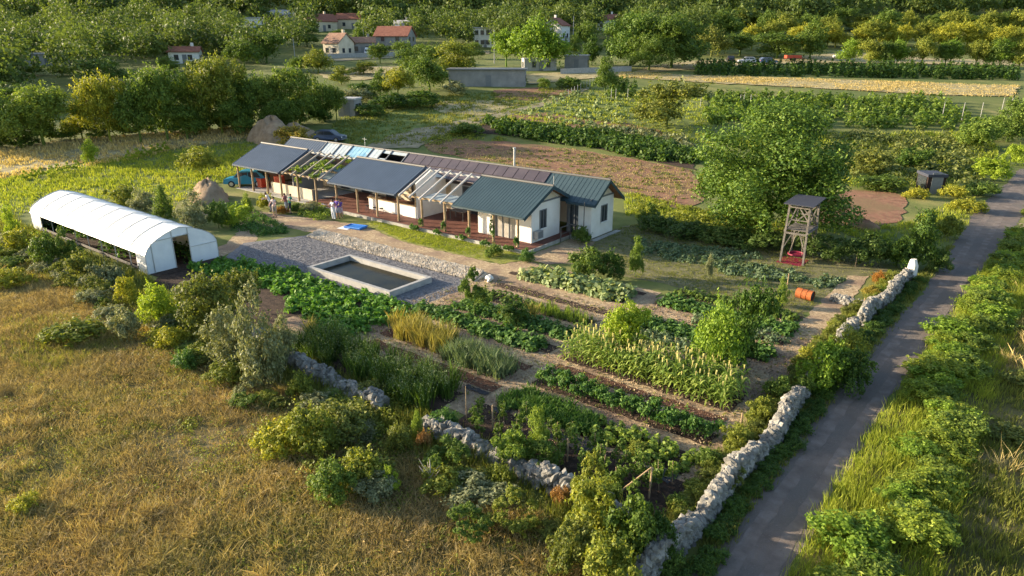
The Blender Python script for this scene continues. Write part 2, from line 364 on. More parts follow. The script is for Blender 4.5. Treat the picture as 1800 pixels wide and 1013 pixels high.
# ------------------------------------------------ ground sheets
def sheet(name, poly, mat, lift, px=True, step=2.0, jit=0.0, kind='structure', label=None):
    pts = [PX(*p) for p in poly] if px else list(poly)
    out = []
    for i, p in enumerate(pts):
        q = pts[(i + 1) % len(pts)]; d = math.dist(p, q); k = max(1, int(d / (step if not jit else max(.35, jit * 2.5))))
        nx, ny = (q[1] - p[1]) / (d + 1e-6), -(q[0] - p[0]) / (d + 1e-6)
        for j in range(k):
            f = j / k; o = jit * rng.normal() * .5 if j else 0
            out.append(Vector((p[0] + (q[0] - p[0]) * f + nx * o, p[1] + (q[1] - p[1]) * f + ny * o)))
    xs = [v.x for v in out]; ys = [v.y for v in out]; n0 = len(out)
    flat = max(depth(v.x, v.y) for v in out) < 68
    inner = []
    if not flat:
        st = step * 1.5
        for x in np.arange(min(xs), max(xs), st):
            for y in np.arange(min(ys), max(ys), st): inner.append(Vector((x + .1 * rng.random(), y + .1 * rng.random())))
    r = geometry.delaunay_2d_cdt(out + inner, [], [list(range(n0))], 1, 1e-4)
    V = [(v.x, v.y, float(zt(v.x, v.y)) + lift) for v in r[0]]
    me = bpy.data.meshes.new(name); me.from_pydata(V, [], [list(f) for f in r[2]]); me.materials.append(M[mat]); me.update()
    if len(me.polygons) and me.polygons[0].normal.z < 0: me.flip_normals()
    o = bpy.data.objects.new(name, me); C.objects.link(o); tag(o, label, None, None, kind); return o
def inside(P, poly):
    x, y = P[:, 0], P[:, 1]; c = np.zeros(len(P), bool); n = len(poly)
    for i in range(n):
        x1, y1 = poly[i]; x2, y2 = poly[(i + 1) % n]
        if y1 == y2: continue
        c ^= ((y1 > y) != (y2 > y)) & (x < (x2 - x1) * (y - y1) / (y2 - y1) + x1)
    return c
def pts_in(poly, dens, px=True):
    w = np.array([PX(*p) for p in poly] if px else poly); lo, hi = w.min(0), w.max(0)
    n = int((hi - lo).prod() * dens); P = lo + rng.random((n, 2)) * (hi - lo)
    return P[inside(P, w)]
def nz(P, s, seed=0):                                          # cheap smooth noise 0..1
    g = np.random.default_rng(seed); v = np.zeros(len(P))
    for k in range(6):
        a = g.random() * 6.28; f = s * (.6 + 1.2 * g.random())
        v += np.sin((P[:, 0] * math.cos(a) + P[:, 1] * math.sin(a)) * f + g.random() * 6.28 + 1.3 * np.sin(P[:, 1] * f * .7 + k))
    return np.clip(.5 + v / 6, 0, 1)
def blades(P, h, n, w, spread, lean=.5, mat='g_dry', mb=None, zoff=0.0):
    """n grass blades around each point"""
    k = len(P) * n; B = np.repeat(P, n, 0) + rng.normal(size=(k, 2)) * spread; hh = np.repeat(h, n) * (.5 + .7 * rng.random(k))
    z = zt(B[:, 0], B[:, 1]) + zoff; a = rng.random(k) * 6.28; t = np.stack([np.cos(a), np.sin(a)], 1)
    lw = (w * (.6 + .8 * rng.random(k)))[:, None]; la = rng.random(k) * 6.28; ln = (hh * lean * rng.random(k))[:, None] * np.stack([np.cos(la), np.sin(la)], 1)
    c3 = lambda xy, zz: np.concatenate([xy, zz[:, None]], 1)
    V = np.stack([c3(B - t * lw, z), c3(B + t * lw, z), c3(B + ln * .45 + t * lw * .7, z + hh * .6), c3(B + ln, z + hh), c3(B + ln * .45 - t * lw * .7, z + hh * .6)], 1)
    (mb if mb else MB()).polys(V, None, mat); return mb
def domes(P, r, h, n, size, mat, mb, zoff=0.0):
    """small leafy mounds at the points"""
    k = len(P) * n; i = np.repeat(np.arange(len(P)), n); e = unit(rng.normal(size=(k, 3))); e[:, 2] = np.abs(e[:, 2])
    s = np.stack([np.broadcast_to(r, len(P))[i], np.broadcast_to(r, len(P))[i], np.broadcast_to(h, len(P))[i]], 1) * (.5 + .5 * rng.random((k, 1)) ** .5)
    xy = P[i]; q = np.concatenate([xy, (zt(xy[:, 0], xy[:, 1]) + zoff)[:, None]], 1) + e * s
    mb.polys(leaves(q, e + .6 * rng.normal(size=(k, 3)) + [0, 0, .3], size), None, mat); return mb
# ================================================ THE SETTING
ys = np.concatenate([np.arange(-30, 120, 5), np.arange(120, 400, 8), np.arange(400, 1400, 50), [1600, 2400]])
xs_ = np.linspace(-1, 1, 121); V = []
for y in ys:
    for x in xs_:
        a, b = c2w(x * (140 + max(y, 0) * 1.25), y); V.append((a, b, float(np.interp(y, _y, _z))))
nx = len(xs_); fc = [(i * nx + j, i * nx + j + 1, (i + 1) * nx + j + 1, (i + 1) * nx + j) for i in range(len(ys) - 1) for j in range(nx - 1)]
me = bpy.data.meshes.new('ground'); me.from_pydata(V, [], fc); me.materials.append(M['ground']); me.update()
if me.polygons[0].normal.z < 0: me.flip_normals()
g_ = bpy.data.objects.new('ground', me); C.objects.link(g_); tag(g_, kind='structure')

DRY = [(-300, 425), (0, 440), (120, 478), (235, 540), (300, 600), (430, 650), (520, 690), (620, 725), (760, 800), (900, 870), (1010, 960), (1170, 1005), (1150, 1200), (-400, 1200)]
sheet('dry_field', DRY, 'dryground', .004)
sheet('meadow', [(-250, 330), (0, 318), (150, 290), (330, 262), (470, 250), (500, 262), (440, 300), (395, 320), (330, 335), (200, 345), (60, 360), (0, 400), (-250, 430)], 'meadow', .008, jit=.6)
sheet('dry_meadow', [(-250, 262), (0, 262), (200, 242), (440, 222), (480, 240), (330, 258), (150, 285), (0, 312), (-250, 330)], 'straw', .05, jit=1.2)
sheet('back_meadow', [(560, 252), (600, 210), (700, 180), (820, 165), (900, 165), (1030, 150), (1045, 160), (900, 205), (800, 240), (720, 258)], 'meadow', .05, jit=.6)
sheet('earth_lane', [(640, 262), (690, 238), (800, 215), (850, 205), (860, 215), (780, 242), (735, 262)], 'path', .08, jit=.5)
sheet('tan_patch', [(745, 184), (790, 178), (880, 178), (915, 186), (860, 204), (790, 203)], 'straw', .09, jit=.8)
sheet('red_patch', [(868, 160), (930, 156), (1020, 158), (990, 176), (930, 178), (872, 174)], 'redsoil', .09, jit=.8)
sheet('field_path', [(845, 210), (930, 187), (1000, 168), (1030, 154), (1036, 157), (1008, 173), (940, 192), (860, 215)], 'path', .12, jit=.3)
sheet('ploughed_field', [(735, 250), (800, 245), (900, 251), (1000, 262), (1110, 280), (1215, 300), (1240, 352), (1210, 372), (1130, 352), (1060, 322), (900, 292), (760, 268)], 'redsoil', .05, jit=.6)
sheet('ploughed_plot', [(1440, 350), (1500, 335), (1570, 340), (1592, 352), (1580, 392), (1500, 402), (1440, 392)], 'redsoil', .04, jit=.5)
sheet('bean_ground', [(850, 215), (960, 222), (1100, 250), (1225, 280), (1225, 300), (1050, 262), (900, 240), (800, 232)], 'soil', .06, jit=.5)
sheet('kitchen_plots', [(900, 205), (960, 185), (1040, 158), (1110, 150), (1240, 170), (1260, 240), (1200, 268), (1000, 232)], 'meadow', .07, jit=.5)
sheet('weedy_plot', [(870, 205), (960, 200), (1110, 220), (1180, 240), (1150, 246), (980, 222)], 'redsoil', .1, jit=.6)
sheet('straw_strip', [(1090, 128), (1230, 134), (1500, 142), (1690, 150), (1790, 152), (1780, 171), (1640, 168), (1400, 155), (1220, 146), (1090, 136)], 'straw', .12, jit=.6)
sheet('far_straw', [(1140, 118), (1215, 108), (1400, 100), (1500, 92), (1640, 104), (1800, 108), (1800, 116), (1600, 113), (1400, 112), (1230, 122), (1100, 132)], 'straw', .1, jit=.6)
sheet('village_lane', [(540, 102), (600, 100), (720, 95), (860, 90), (860, 96), (720, 101), (600, 108), (545, 108)], 'path', .1, jit=.4)
sheet('yard', [(920, 132), (1020, 126), (1110, 124), (1110, 133), (1030, 140), (930, 150)], 'straw', .1, jit=.4)
sheet('sunny_gap', [(560, 130), (640, 118), (700, 118), (720, 128), (640, 142), (580, 142)], 'straw', .1, jit=.8)
# road along the garden, local coordinates
sheet('road', [(21.6, -60), (21.3, -30), (21.25, -18), (21.4, -9), (21.9, 0), (22.4, 9), (22.4, 20), (22.6, 36), (23.8, 52), (24.5, 70), (26, 100), (31, 103), (28.6, 70), (27.4, 52), (25.9, 36), (25.0, 22), (24.4, 11), (23.8, 0), (23.5, -6), (23.3, -14), (23.3, -20), (23.5, -30), (24, -60)], 'road', .012, px=False, jit=.16)
M['track'] = surf('worn_wheel_track', [(.3, (.125, .102, .088)), (.5, (.17, .14, .122)), (.7, (.22, .185, .165))], 1.6, 1, .6, 26, fine=(14, .6, (.12, .10, .09)))
for o1, o2 in ((.45, .85), (1.35, 1.75)): sheet('wheel_track', [(q[0] + o1, q[1]) for q in ((21.3, -58), (21.3, -30), (21.3, -18), (21.45, -9), (21.9, 0), (22.4, 9), (22.6, 20), (22.9, 36), (24, 52))] + [(q[0] + o2, q[1]) for q in ((24, 52), (22.9, 36), (22.6, 20), (22.4, 9), (21.9, 0), (21.45, -9), (21.3, -18), (21.3, -30), (21.3, -58))], 'track', .017, px=False, jit=.05)
sheet('side_track', [(25.2, 24), (28.4, 25.6), (31, 28), (30.6, 32), (27.2, 30), (25.8, 31)], 'mulch', .02, px=False, jit=.2)
# house plot
sheet('yard_path', [(-29, -4.6), (-23, -3.4), (-18, -2.2), (-14.8, -1.6), (-9, -2.9), (0, -2.8), (.8, -1), (2.3, -1.2), (10.6, -1.2), (11, -5), (10, -5.5), (3, -5.3), (0.4, -5.6), (-9, -5.5), (-15.5, -5.4), (-18.6, -5.6), (-21, -6.8), (-17.5, -9.2), (-16, -12.5), (-15.2, -14.2), (-17.2, -14.6), (-18.4, -11), (-21, -8.6), (-24, -7.2), (-29, -7.4)], 'mulch', .012, px=False, jit=.12)
sheet('garden_mulch', [(.6, -5.6), (3, -5.3), (10, -5.5), (11, -1.3), (18.2, -1.3), (18.2, 8.6), (19.3, 9.4), (19.6, 0), (19.6, -17.8), (12.5, -18.4), (.2, -18.2), (-3, -17.6), (-3, -16.4), (.8, -15.4), (1.2, -8)], 'mulch', .016, px=False, jit=.10)
sheet('gravel_pad', [(-17.6, -10.2), (-15.6, -5.7), (-8, -6.2), (.2, -6.2), (1.3, -8.2), (1.2, -11.4), (-1, -12.2), (-8.6, -12.3), (-15.5, -12.8)], 'gravel', .020, px=False, jit=.10)
sheet('grass_strip', [(-15, -1.2), (-12, -2.2), (-9, -2.9), (-4, -2.95), (0, -2.7), (.6, -1.2), (0, -.05), (-15, -.05)], 'strip', .024, px=False, jit=.15)
sheet('lawn', [(.6, 6), (3, -.1), (10.6, .2), (18.1, -.4), (18.3, 8.8), (21, 10.6), (18, 13.6), (2.2, 13.8)], 'lawn', .008, px=False, jit=.2)
sheet('lawn_by_house', [(.3, -.6), (2.4, -1), (3.2, 0), (2, 6), (.2, 5.9)], 'mulch', .014, px=False, jit=.2)
sheet('garden_soil', [(-16, -12.8), (-15.4, -13), (-8.5, -12.4), (-1, -12.3), (1.1, -11.6), (1, -14.5), (2, -16), (1, -18), (-14, -18.5), (-16.5, -16)], 'soil', .012, px=False, jit=.12)
sheet('verge', [(23.5, -60), (23.35, -14), (23.9, 0), (24.6, 11), (25.2, 22), (60, 30), (90, -60)], 'dryground', .006, px=False)

# ================================================ THE LONG HOUSE
house = empty('farm_building', (-17, 4, 0), 0, 'long low house with navy and green metal roofs, white walls and open red deck', 'house')
def H_(mb, name, mat=None, smooth=False, parent=None):
    o = mb.build(name, mat, None, smooth=smooth)
    if parent is None: o.parent = house; o.location = (17, -4, 0)
    else: o.parent = parent
    return o
def slope(a0, a1, b0, z0, b1, z1, mat, th=.09, rib=.27, ribmat=None):
    mb = MB(); L = math.hypot(b1 - b0, z1 - z0); nb, nzv = -(z1 - z0) / L, (b1 - b0) / L
    if nzv < 0: nb, nzv = -nb, -nzv
    def q(a, f, h): return (a, b0 + (b1 - b0) * f + nb * h, z0 + (z1 - z0) * f + nzv * h)
    mb.hexa([q(a0, 0, -th), q(a1, 0, -th), q(a1, 1, -th), q(a0, 1, -th), q(a0, 0, 0), q(a1, 0, 0), q(a1, 1, 0), q(a0, 1, 0)], mat)
    if rib:
        k = int((a1 - a0) / rib)
        for i in range(k + 1):
            a = a0 + .02 + (a1 - a0 - .06) * i / k
            mb.hexa([q(a, .002, .001), q(a + .03, .002, .001), q(a + .03, .998, .001), q(a, .998, .001), q(a, .002, .016), q(a + .03, .002, .016), q(a + .03, .998, .016), q(a, .998, .016)], ribmat or mat)
    return mb
RB, RZ, EB, EZ, VB, VZ = 3.7, 4.05, .3, 2.42, 5.78, 3.04      # front gables: ridge, eave, valley
BRB, BRZ, BEB, BEZ = 7.4, 4.2, 5.35, 2.70                      # long back roof
for a0, a1, mt, lab in ((-35.9, -28.4, 'navy', 'navy blue roof slope at the far left end'), (-21.3, -13.0, 'navy', 'navy blue roof slope in the middle'), (-6.95, -.42, 'teal', 'dark green roof slope at the near end')):
    r = slope(a0, a1, EB, EZ, RB, RZ, mt)
    o = H_(r, 'roof'); o['label'] = lab
    r2 = slope(a0 + .003, a1 - .003, VB, VZ, RB, RZ, mt); H_(r2, 'roof')
    c = MB(); c.tube([(a0 - .02, RB, RZ + .02), (a1 + .02, RB, RZ + .02)], .10, 'ridge', 8); H_(c, 'ridge_cap')
    # verge boards and boarded soffit
    for (b0, z0) in ((EB, EZ), (VB, VZ)):
        v = MB()
        v.hexa([(a1 - .005, b0, z0 - .24), (a1 + .035, b0, z0 - .24), (a1 + .035, RB, RZ - .24), (a1 - .005, RB, RZ - .24), (a1 - .005, b0, z0 + .03), (a1 + .035, b0, z0 + .03), (a1 + .035, RB, RZ + .03), (a1 - .005, RB, RZ + .03)], mt)
        H_(v, 'verge_board'); v = MB()
        v.hexa([(a0 - .035, b0, z0 - .24), (a0 + .005, b0, z0 - .24), (a0 + .005, RB, RZ - .24), (a0 - .035, RB, RZ - .24), (a0 - .035, b0, z0 + .03), (a0 + .005, b0, z0 + .03), (a0 + .005, RB, RZ + .03), (a0 - .035, RB, RZ + .03)], mt)
        H_(v, 'verge_board')
    v = MB(); v.box(a0 + .01, a1 - .01, EB - .09, EB + .01, EZ - .14, EZ - .03, mt)
    H_(v, 'gutter')
    s = slope(a0 + .06, a1 - .06, EB + .05, EZ - .12, RB - .02, RZ - .12, 'soffit', .03, 0); H_(s, 'soffit')
    s = slope(a0 + .06, a1 - .06, VB - .1, VZ - .07, RB + .02, RZ - .12, 'soffit', .03, 0); H_(s, 'soffit')
for a0, a1, mt, rb in ((-36.2, -30.2, 'navy', .36), (-18.6, -3.6, 'browntile', .3), (-3.58, 2.0, 'teal', .36)):
    H_(slope(a0, a1, BEB, BEZ, BRB, BRZ, mt, rib=rb), 'roof')
cm = MB()
for i, a in enumerate(np.arange(-18.4, -3.7, 1.02)):          # dark panel rows on the brown section
    for k in range(2):
        f0, f1 = .08 + k * .46, .50 + k * .46
        def q(a_, f, h): return (a_, BEB + (BRB - BEB) * f - .59 * h, BEZ + (BRZ - BEZ) * f + .81 * h)
        cm.hexa([q(a, f0, .035), q(a + .96, f0, .035), q(a + .96, f1, .035), q(a, f1, .035), q(a, f0, .07), q(a + .96, f0, .07), q(a + .96, f1, .07), q(a, f1, .07)], 'solar')
M['solar'] = surf('dark_purple_brown_panel', [(.3, (.045, .036, .046)), (.7, (.075, .06, .07))], .9, .45, fine=(2.2, .63, (.11, .095, .10)), spec=.5)
H_(cm, 'roof_panels')
H_(slope(-36.2, 2.0, 9.6, 2.55, BRB, BRZ, 'browntile', rib=.27), 'roof')
# translucent sheets over the middle of the back roof, one broken open
for i, (a0, a1, mt) in enumerate(((-30.1, -28.1, 'clear'), (-28.0, -26.3, 'clear'), (-26.2, -23.4, 'bluesheet'), (-23.3, -21.9, 'clear'))):
    H_(slope(a0, a1, BEB - .7, BEZ - .52, BRB, BRZ, mt, .04, .5), 'translucent_sheet')
H_(slope(-21.8, -20.8, BEB, BEZ, BEB + 1.2, BEZ + .88, 'clear', .04, 0), 'translucent_sheet')
H_(slope(-20.7, -18.7, BEB, BEZ, BEB + 1.1, BEZ + .80, 'clear', .04, 0), 'translucent_sheet')
H_(slope(-21.8, -18.7, BEB + 1.72, BEZ + 1.26, BRB, BRZ, 'clear', .04, 0), 'translucent_sheet')
for a in (-30.15, -28.05, -26.25, -23.35, -21.85, -20.75, -18.65):
    rf = MB(); rf.bar((a, BEB - .6, BEZ - .38), (a, BRB, BRZ + .07), .09, .08, 'frame'); H_(rf, 'rafter')
c = MB(); c.tube([(-36.25, BRB, BRZ + .02), (2.02, BRB, BRZ + .02)], .085, 'ridge', 8); H_(c, 'ridge_cap')
for (b0, z0) in ((BEB, BEZ), (9.6, 2.55)):
    for A1 in (1.995, -36.235):
        v = MB(); v.hexa([(A1, b0, z0 - .22), (A1 + .04, b0, z0 - .22), (A1 + .04, BRB, BRZ - .22), (A1, BRB, BRZ - .22), (A1, b0, z0 + .03), (A1 + .04, b0, z0 + .03), (A1 + .04, BRB, BRZ + .03), (A1, BRB, BRZ + .03)], 'teal' if A1 > 0 else 'navy'); H_(v, 'verge_board')
v = MB(); v.box(-.4, 1.99, BEB - .09, BEB + .01, BEZ - .16, BEZ - .03, 'teal')
H_(v, 'gutter')
H_(slope(-3.5, 1.95, 9.55, 2.46, BRB + .02, BRZ - .11, 'soffit', .03, 0), 'soffit'); H_(slope(-.3, 1.95, BEB + .04, BEZ - .11, BRB - .02, BRZ - .11, 'soffit', .03, 0), 'soffit')
# walls
def gablewall(a0, a1, b0, b1, z0, rb, rz, sl_l, sl_r, mat):
    mb = MB(); zl = rz - (rb - b0) * sl_l; zr = rz - (b1 - rb) * sl_r
    pr = [(b0, z0), (b1, z0), (b1, zr), (rb, rz), (b0, zl)]
    A = [(a0, b, z) for b, z in pr]; B_ = [(a1, b, z) for b, z in pr]
    mb.mesh(A + B_, [(4, 3, 2, 1, 0), (5, 6, 7, 8, 9)], mat)
    mb.mesh(A + B_, [(i, (i + 1) % 5, 5 + (i + 1) % 5, 5 + i) for i in range(5)], mat); return mb
def wallbox(*a): mb = MB(); mb.box(*a); return mb
sf, sb_ = (RZ - EZ) / (RB - EB), (RZ - VZ) / (VB - RB); sbk = (BRZ - BEZ) / (BRB - BEB); sbr = (BRZ - 2.55) / (9.6 - BRB)
H_(gablewall(-1.15, -.95, 1.85, 5.35, .2, RB, RZ - .2, sf, sb_, 'plaster'), 'wall')
H_(gablewall(1.25, 1.45, 5.83, 8.95, .05, BRB, BRZ - .2, sbk, sbr, 'plaster'), 'wall')
H_(gablewall(-12.5, -12.35, 2.0, 5.35, .2, RB, RZ - .2, sf, sb_, 'plaster'), 'wall')
H_(gablewall(-28.9, -28.75, 2.0, 5.35, .2, RB, RZ - .2, sf, sb_, 'greywall'), 'wall')
H_(gablewall(-6.6, -6.45, 3.2, 5.35, .2, RB, RZ - .2, sf, sb_, 'plaster'), 'wall')
H_(wallbox(-5.85, -4.25, 1.85, 2.05, .2, 3.0, 'plaster'), 'wall'); H_(wallbox(-2.35, -1.16, 1.85, 2.05, .2, 3.0, 'plaster'), 'wall')
H_(wallbox(-4.245, -2.355, 1.85, 2.05, 2.35, 3.0, 'plaster'), 'wall')
H_(wallbox(-5.85, -5.70, 2.06, 3.1, .2, 3.0, 'plaster'), 'wall')
H_(wallbox(-35.6, -1.2, 8.9, 9.05, .05, 2.9, 'plaster'), 'wall'); H_(wallbox(-1.19, 1.24, 8.8, 8.95, .05, 2.9, 'plaster'), 'wall')
H_(wallbox(-35.6, -12.6, 6.2, 6.35, .1, 2.8, 'cream'), 'wall'); H_(wallbox(-12.3, -6.7, 5.9, 6.05, .2, 2.95, 'plaster'), 'wall')
H_(wallbox(-35.7, -35.55, 2.2, 8.8, .05, 2.8, 'cream'), 'wall')
H_(wallbox(.35, 1.24, 5.83, 5.98, .05, 2.9, 'plaster'), 'wall')
H_(wallbox(-.92, .34, 6.25, 6.35, .05, 2.9, 'frame'), 'wall')
H_(wallbox(-.945, -.86, 1.6, 5.5, 2.92, 3.02, 'frame'), 'tie_beam'); H_(wallbox(1.455, 1.54, 5.6, 9.2, 2.92, 3.02, 'frame'), 'tie_beam')
for (a, rb, rz, w_) in ((-.935, RB, RZ - .25, 1.55), (1.465, BRB, BRZ - .24, 1.2)):
    tg = MB(); tg.mesh([(a, rb - w_ * 1.0, 3.03), (a, rb + w_ * .8, 3.03), (a, rb, rz)], [(0, 1, 2)], 'cream'); H_(tg, 'gable_panel')
# counter and low walls
H_(wallbox(-18.2, -12.55, 2.0, 2.18, .2, 1.15, 'plaster'), 'low_wall'); H_(wallbox(-12.7, -12.52, 2.185, 4.2, .2, 1.15, 'plaster'), 'low_wall')
H_(wallbox(-18.3, -12.45, 1.92, 2.3, 1.152, 1.2, 'wood'), 'counter_top')
H_(wallbox(-31.5, -25.2, 1.4, 1.55, .05, 1.0, 'cream'), 'low_wall')
H_(wallbox(-12.6, -12.45, 1.95, 2.2, 1.2, 2.9, 'wood'), 'post')
# doors and windows with frames
def opening(name, a0, a1, b0, b1, z0, z1, mull=1, glass='glass', axis='a'):
    g = MB(); g.box(a0, a1, b0, b1, z0, z1, glass); o = H_(g, name)
    f = MB()
    if axis == 'a':                                          # facing -b
        y0, y1 = b0 - .045, b0 - .003
        f.box(a0 - .05, a0 + .04, y0, y1, z0, z1, 'frame'); f.box(a1 - .04, a1 + .05, y0, y1, z0, z1, 'frame')
        f.box(a0 - .05, a1 + .05, y0, y1, z1 + .001, z1 + .07, 'frame')
        for i in range(1, mull + 1):
            x = a0 + (a1 - a0) * i / (mull + 1); f.box(x - .03, x + .03, y0, y1, z0, z1 - .002, 'frame')
    else:                                                    # facing +a
        x0, x1 = a1 + .003, a1 + .045
        f.box(x0, x1, b0 - .06, b0 + .03, z0, z1, 'frame'); f.box(x0, x1, b1 - .03, b1 + .06, z0, z1, 'frame')
        f.box(x0, x1 + .05, b0 - .08, b1 + .08, z0 - .07, z0 - .001, 'whitepaint'); f.box(x0, x1, b0 - .06, b1 + .06, z1 + .001, z1 + .06, 'frame')
        f.box(x0, x1, (b0 + b1) / 2 - .02, (b0 + b1) / 2 + .02, z0, z1, 'frame')
    fo = H_(f, 'frame', parent=o); return o
opening('window', -.95, -.93, 2.85, 3.55, 1.05, 2.35, axis='b'); opening('window', 1.45, 1.47, 7.2, 7.95, 1.05, 2.25, axis='b')
M['curtain'] = surf('pale_curtain_behind_glass', [(.3, (.30, .28, .24)), (.7, (.45, .42, .37))], 2.5, .35, spec=.5)
opening('glass_door', -4.2, -2.4, 1.95, 1.99, .22, 2.33, 2, 'curtain')
opening('glass_door', -.6, .25, 6.16, 6.20, .06, 2.3, 1)
opening('glass_door', -10.9, -9.2, 5.84, 5.88, .22, 2.4, 1); opening('window', -8.4, -7.2, 5.84, 5.88, 1.0, 2.3, 1)
for a in (-17.2, -20.6, -24.0, -27.0): opening('door', a, a + 1.2, 6.12, 6.16, .22, 2.2, 0)
opening('window', -34.2, -32.6, 6.12, 6.16, 1.0, 2.1, 1)
# deck with board gaps and pale edge beam
d = MB(); d.box(-24.5, -.02, .02, 6.2, 0, .2, 'deck')
for i, b in enumerate(np.arange(.16, 6.1, .28)): d.box(-24.45, -.06, b, b + .035, .2, .206, 'deckgap')
H_(d, 'deck')
H_(wallbox(-24.5, .08, -.12, .015, 0, .235, 'edge'), 'deck_edge'); e = wallbox(-.015, .08, .02, 5.75, 0, .235, 'edge'); H_(e, 'deck_edge')
H_(wallbox(.09, 1.4, 5.2, 5.80, 0, .06, 'concrete'), 'doorstep'); H_(wallbox(1.6, 2.0, 5.6, 9.3, 0, .05, 'concrete'), 'plinth')
H_(wallbox(-36, -24.52, .3, 6.2, 0, .04, 'concrete'), 'floor_slab')
# posts, eave beams and pergola rafters
for a in (-35.6, -33.2, -30.8, -28.6, -26.0, -23.4, -20.6, -17.9, -15.5, -13.0, -10.4, -8.0, -5.6, -3.3, -1.15):
    p_ = MB(); zb = .2 if a > -24 else .04
    p_.tube([(a, .55, zb), (a + .02, .56, 1.3), (a, .55, 2.33)], [.10, .095, .085], 'wood', 9); H_(p_, 'post', smooth=False)
b_ = MB(); b_.bar((-35.8, .55, 2.40), (-.6, .55, 2.40), .12, .13, 'wood'); H_(b_, 'eave_beam')
b_ = MB(); b_.bar((-28.4, 3.72, 3.86), (-21.4, 3.72, 3.86), .12, .14, 'paleb'); H_(b_, 'ridge_beam'); b_ = MB(); b_.bar((-12.9, 3.72, 3.86), (-7.0, 3.72, 3.86), .12, .14, 'paleb'); H_(b_, 'ridge_beam')
for a in (-27.6, -26.3, -25.0, -23.7, -22.4, -12.4, -11.3, -10.2, -9.1, -8.0):
    b_ = MB(); b_.bar((a, .12, 2.40), (a, 3.70, 4.06), .10, .13, 'paleb' if a > -20 else 'rafterwood'); H_(b_, 'pergola_rafter')
# sheets under the pergola bays
H_(slope(-28.3, -21.5, 4.0, 3.6, 5.3, 2.6, 'browntile', .05, .4), 'sheet_roof'); H_(slope(-12.6, -7.1, 4.2, 3.25, 5.6, 2.9, 'browntile', .05, .4), 'sheet_roof')
H_(slope(-10.9, -7.1, .75, 2.24, 2.7, 2.42, 'greysheet', .03, 1.0), 'awning'); H_(slope(-25.2, -22.2, 1.2, 2.26, 3.0, 2.42, 'greysheet', .03, 1.0), 'awning')
# flue pipe, aerials, porch rail, boxes by the wall
f = MB(); f.tube([(-8.0, 9.0, 2.3), (-8.0, 9.0, 5.35)], .085, 'hoop', 10); f.tube([(-8.0, 9.0, 5.36), (-8.0, 9.0, 5.45)], .13, 'hoop', 10); H_(f, 'flue')
f = MB(); f.tube([(-24.6, 7.4, 4.2), (-24.6, 7.4, 5.1)], .02, 'hoop', 5); f.bar((-24.9, 7.4, 4.95), (-24.3, 7.4, 4.95), .02, .02, 'hoop'); H_(f, 'aerial')
f = MB(); f.tube([(-.45, 3.75, 4.1), (-.45, 3.75, 4.75)], .018, 'hoop', 5); H_(f, 'aerial')
f = MB()
for q0, q1 in (((.15, 3.9, 0), (.15, 3.9, 1.15)), ((.15, 5.1, 0), (.15, 5.1, 1.15)), ((.15, 3.9, 1.1), (.15, 5.1, 1.1)), ((.15, 3.9, .6), (.15, 5.1, .6)), ((.15, 5.1, 1.1), (1.3, 5.1, 1.1)), ((1.3, 5.1, 0), (1.3, 5.1, 2.9))): f.bar(q0, q1, .05, .05, 'oldwood')
H_(f, 'porch_rail')
f = MB(); f.box(-.9, -.55, 2.05, 2.75, .5, 1.05, 'concrete'); f.box(-.548, -.53, 2.15, 2.65, .55, 1.0, 'frame'); H_(f, 'heat_pump')

# clutter on the terrace: tables, stools, crates
def table(a, b, z, w, d, h, label, rz=0):
    t = empty('terrace_table', (a, b, z), rz, label, 'table')
    mb = MB(); mb.box(-w / 2, w / 2, -d / 2, d / 2, h - .04, h, 'oldwood'); mb.build('tabletop', None, t)
    for sx in (-1, 1):
        for sy in (-1, 1):
            mb = MB(); mb.box(sx * (w / 2 - .08) - .03, sx * (w / 2 - .08) + .03, sy * (d / 2 - .08) - .03, sy * (d / 2 - .08) + .03, 0, h - .042, 'oldwood'); mb.build('leg', None, t)
table(-18.8, 3.6, .207, 1.6, .8, .75, 'wooden table in the shade of the deck left of the white counter')
table(-9.6, 3.9, .207, 1.5, .8, .74, 'wooden table on the red deck below the bare pergola rafters')
table(-30.2, 3.4, .04, 1.8, .8, .8, 'workbench under the far left navy roof')
def stool(a, b, z, label, grp=None):
    t = empty('stool', (a, b, z), rng.random() * 3, label, 'chair', grp); mb = MB(); mb.tube([(0, 0, .44), (0, 0, .48)], .18, 'dark', 12); mb.build('seat', None, t)
    for k in range(4):
        c_, s_ = math.cos(k * PI / 2), math.sin(k * PI / 2); mb = MB(); mb.tube([(.17 * c_, .17 * s_, 0), (.11 * c_, .11 * s_, .438)], .016, 'frame', 5); mb.build('leg', None, t)
for a, b in ((-17.6, 1.3), (-16.6, 1.25), (-15.9, 1.35)): stool(a, b, .207, 'dark stool in front of the white counter', 'stools at the counter')
def crate(a, b, z, w, d, h, mat, label, rz=0.0):
    t = empty('storage_crate', (a, b, z), rz, label, 'crate'); mb = MB()
    for (x0, x1, y0, y1) in ((-w / 2, w / 2, -d / 2, -d / 2 + .03), (-w / 2, w / 2, d / 2 - .03, d / 2), (-w / 2, -w / 2 + .03, -d / 2 + .031, d / 2 - .031), (w / 2 - .03, w / 2, -d / 2 + .031, d / 2 - .031)): mb.box(x0, x1, y0, y1, .031, h, mat)
    mb.box(-w / 2, w / 2, -d / 2, d / 2, 0, .03, mat); mb.box(-w / 2 - .02, w / 2 + .02, -d / 2 - .02, -d / 2 - .001, h - .06, h, mat); mb.build('crate_body', None, t)
M['redplastic'] = plain('red_plastic', (.42, .06, .03), .5)
crate(-34.4, 2.2, .04, 1.0, .7, .9, 'redplastic', 'red crate under the far left roof nearest the car')
crate(-31.9, 2.6, .04, .8, .6, 1.3, 'redplastic', 'tall red box behind the low cream wall', .2)
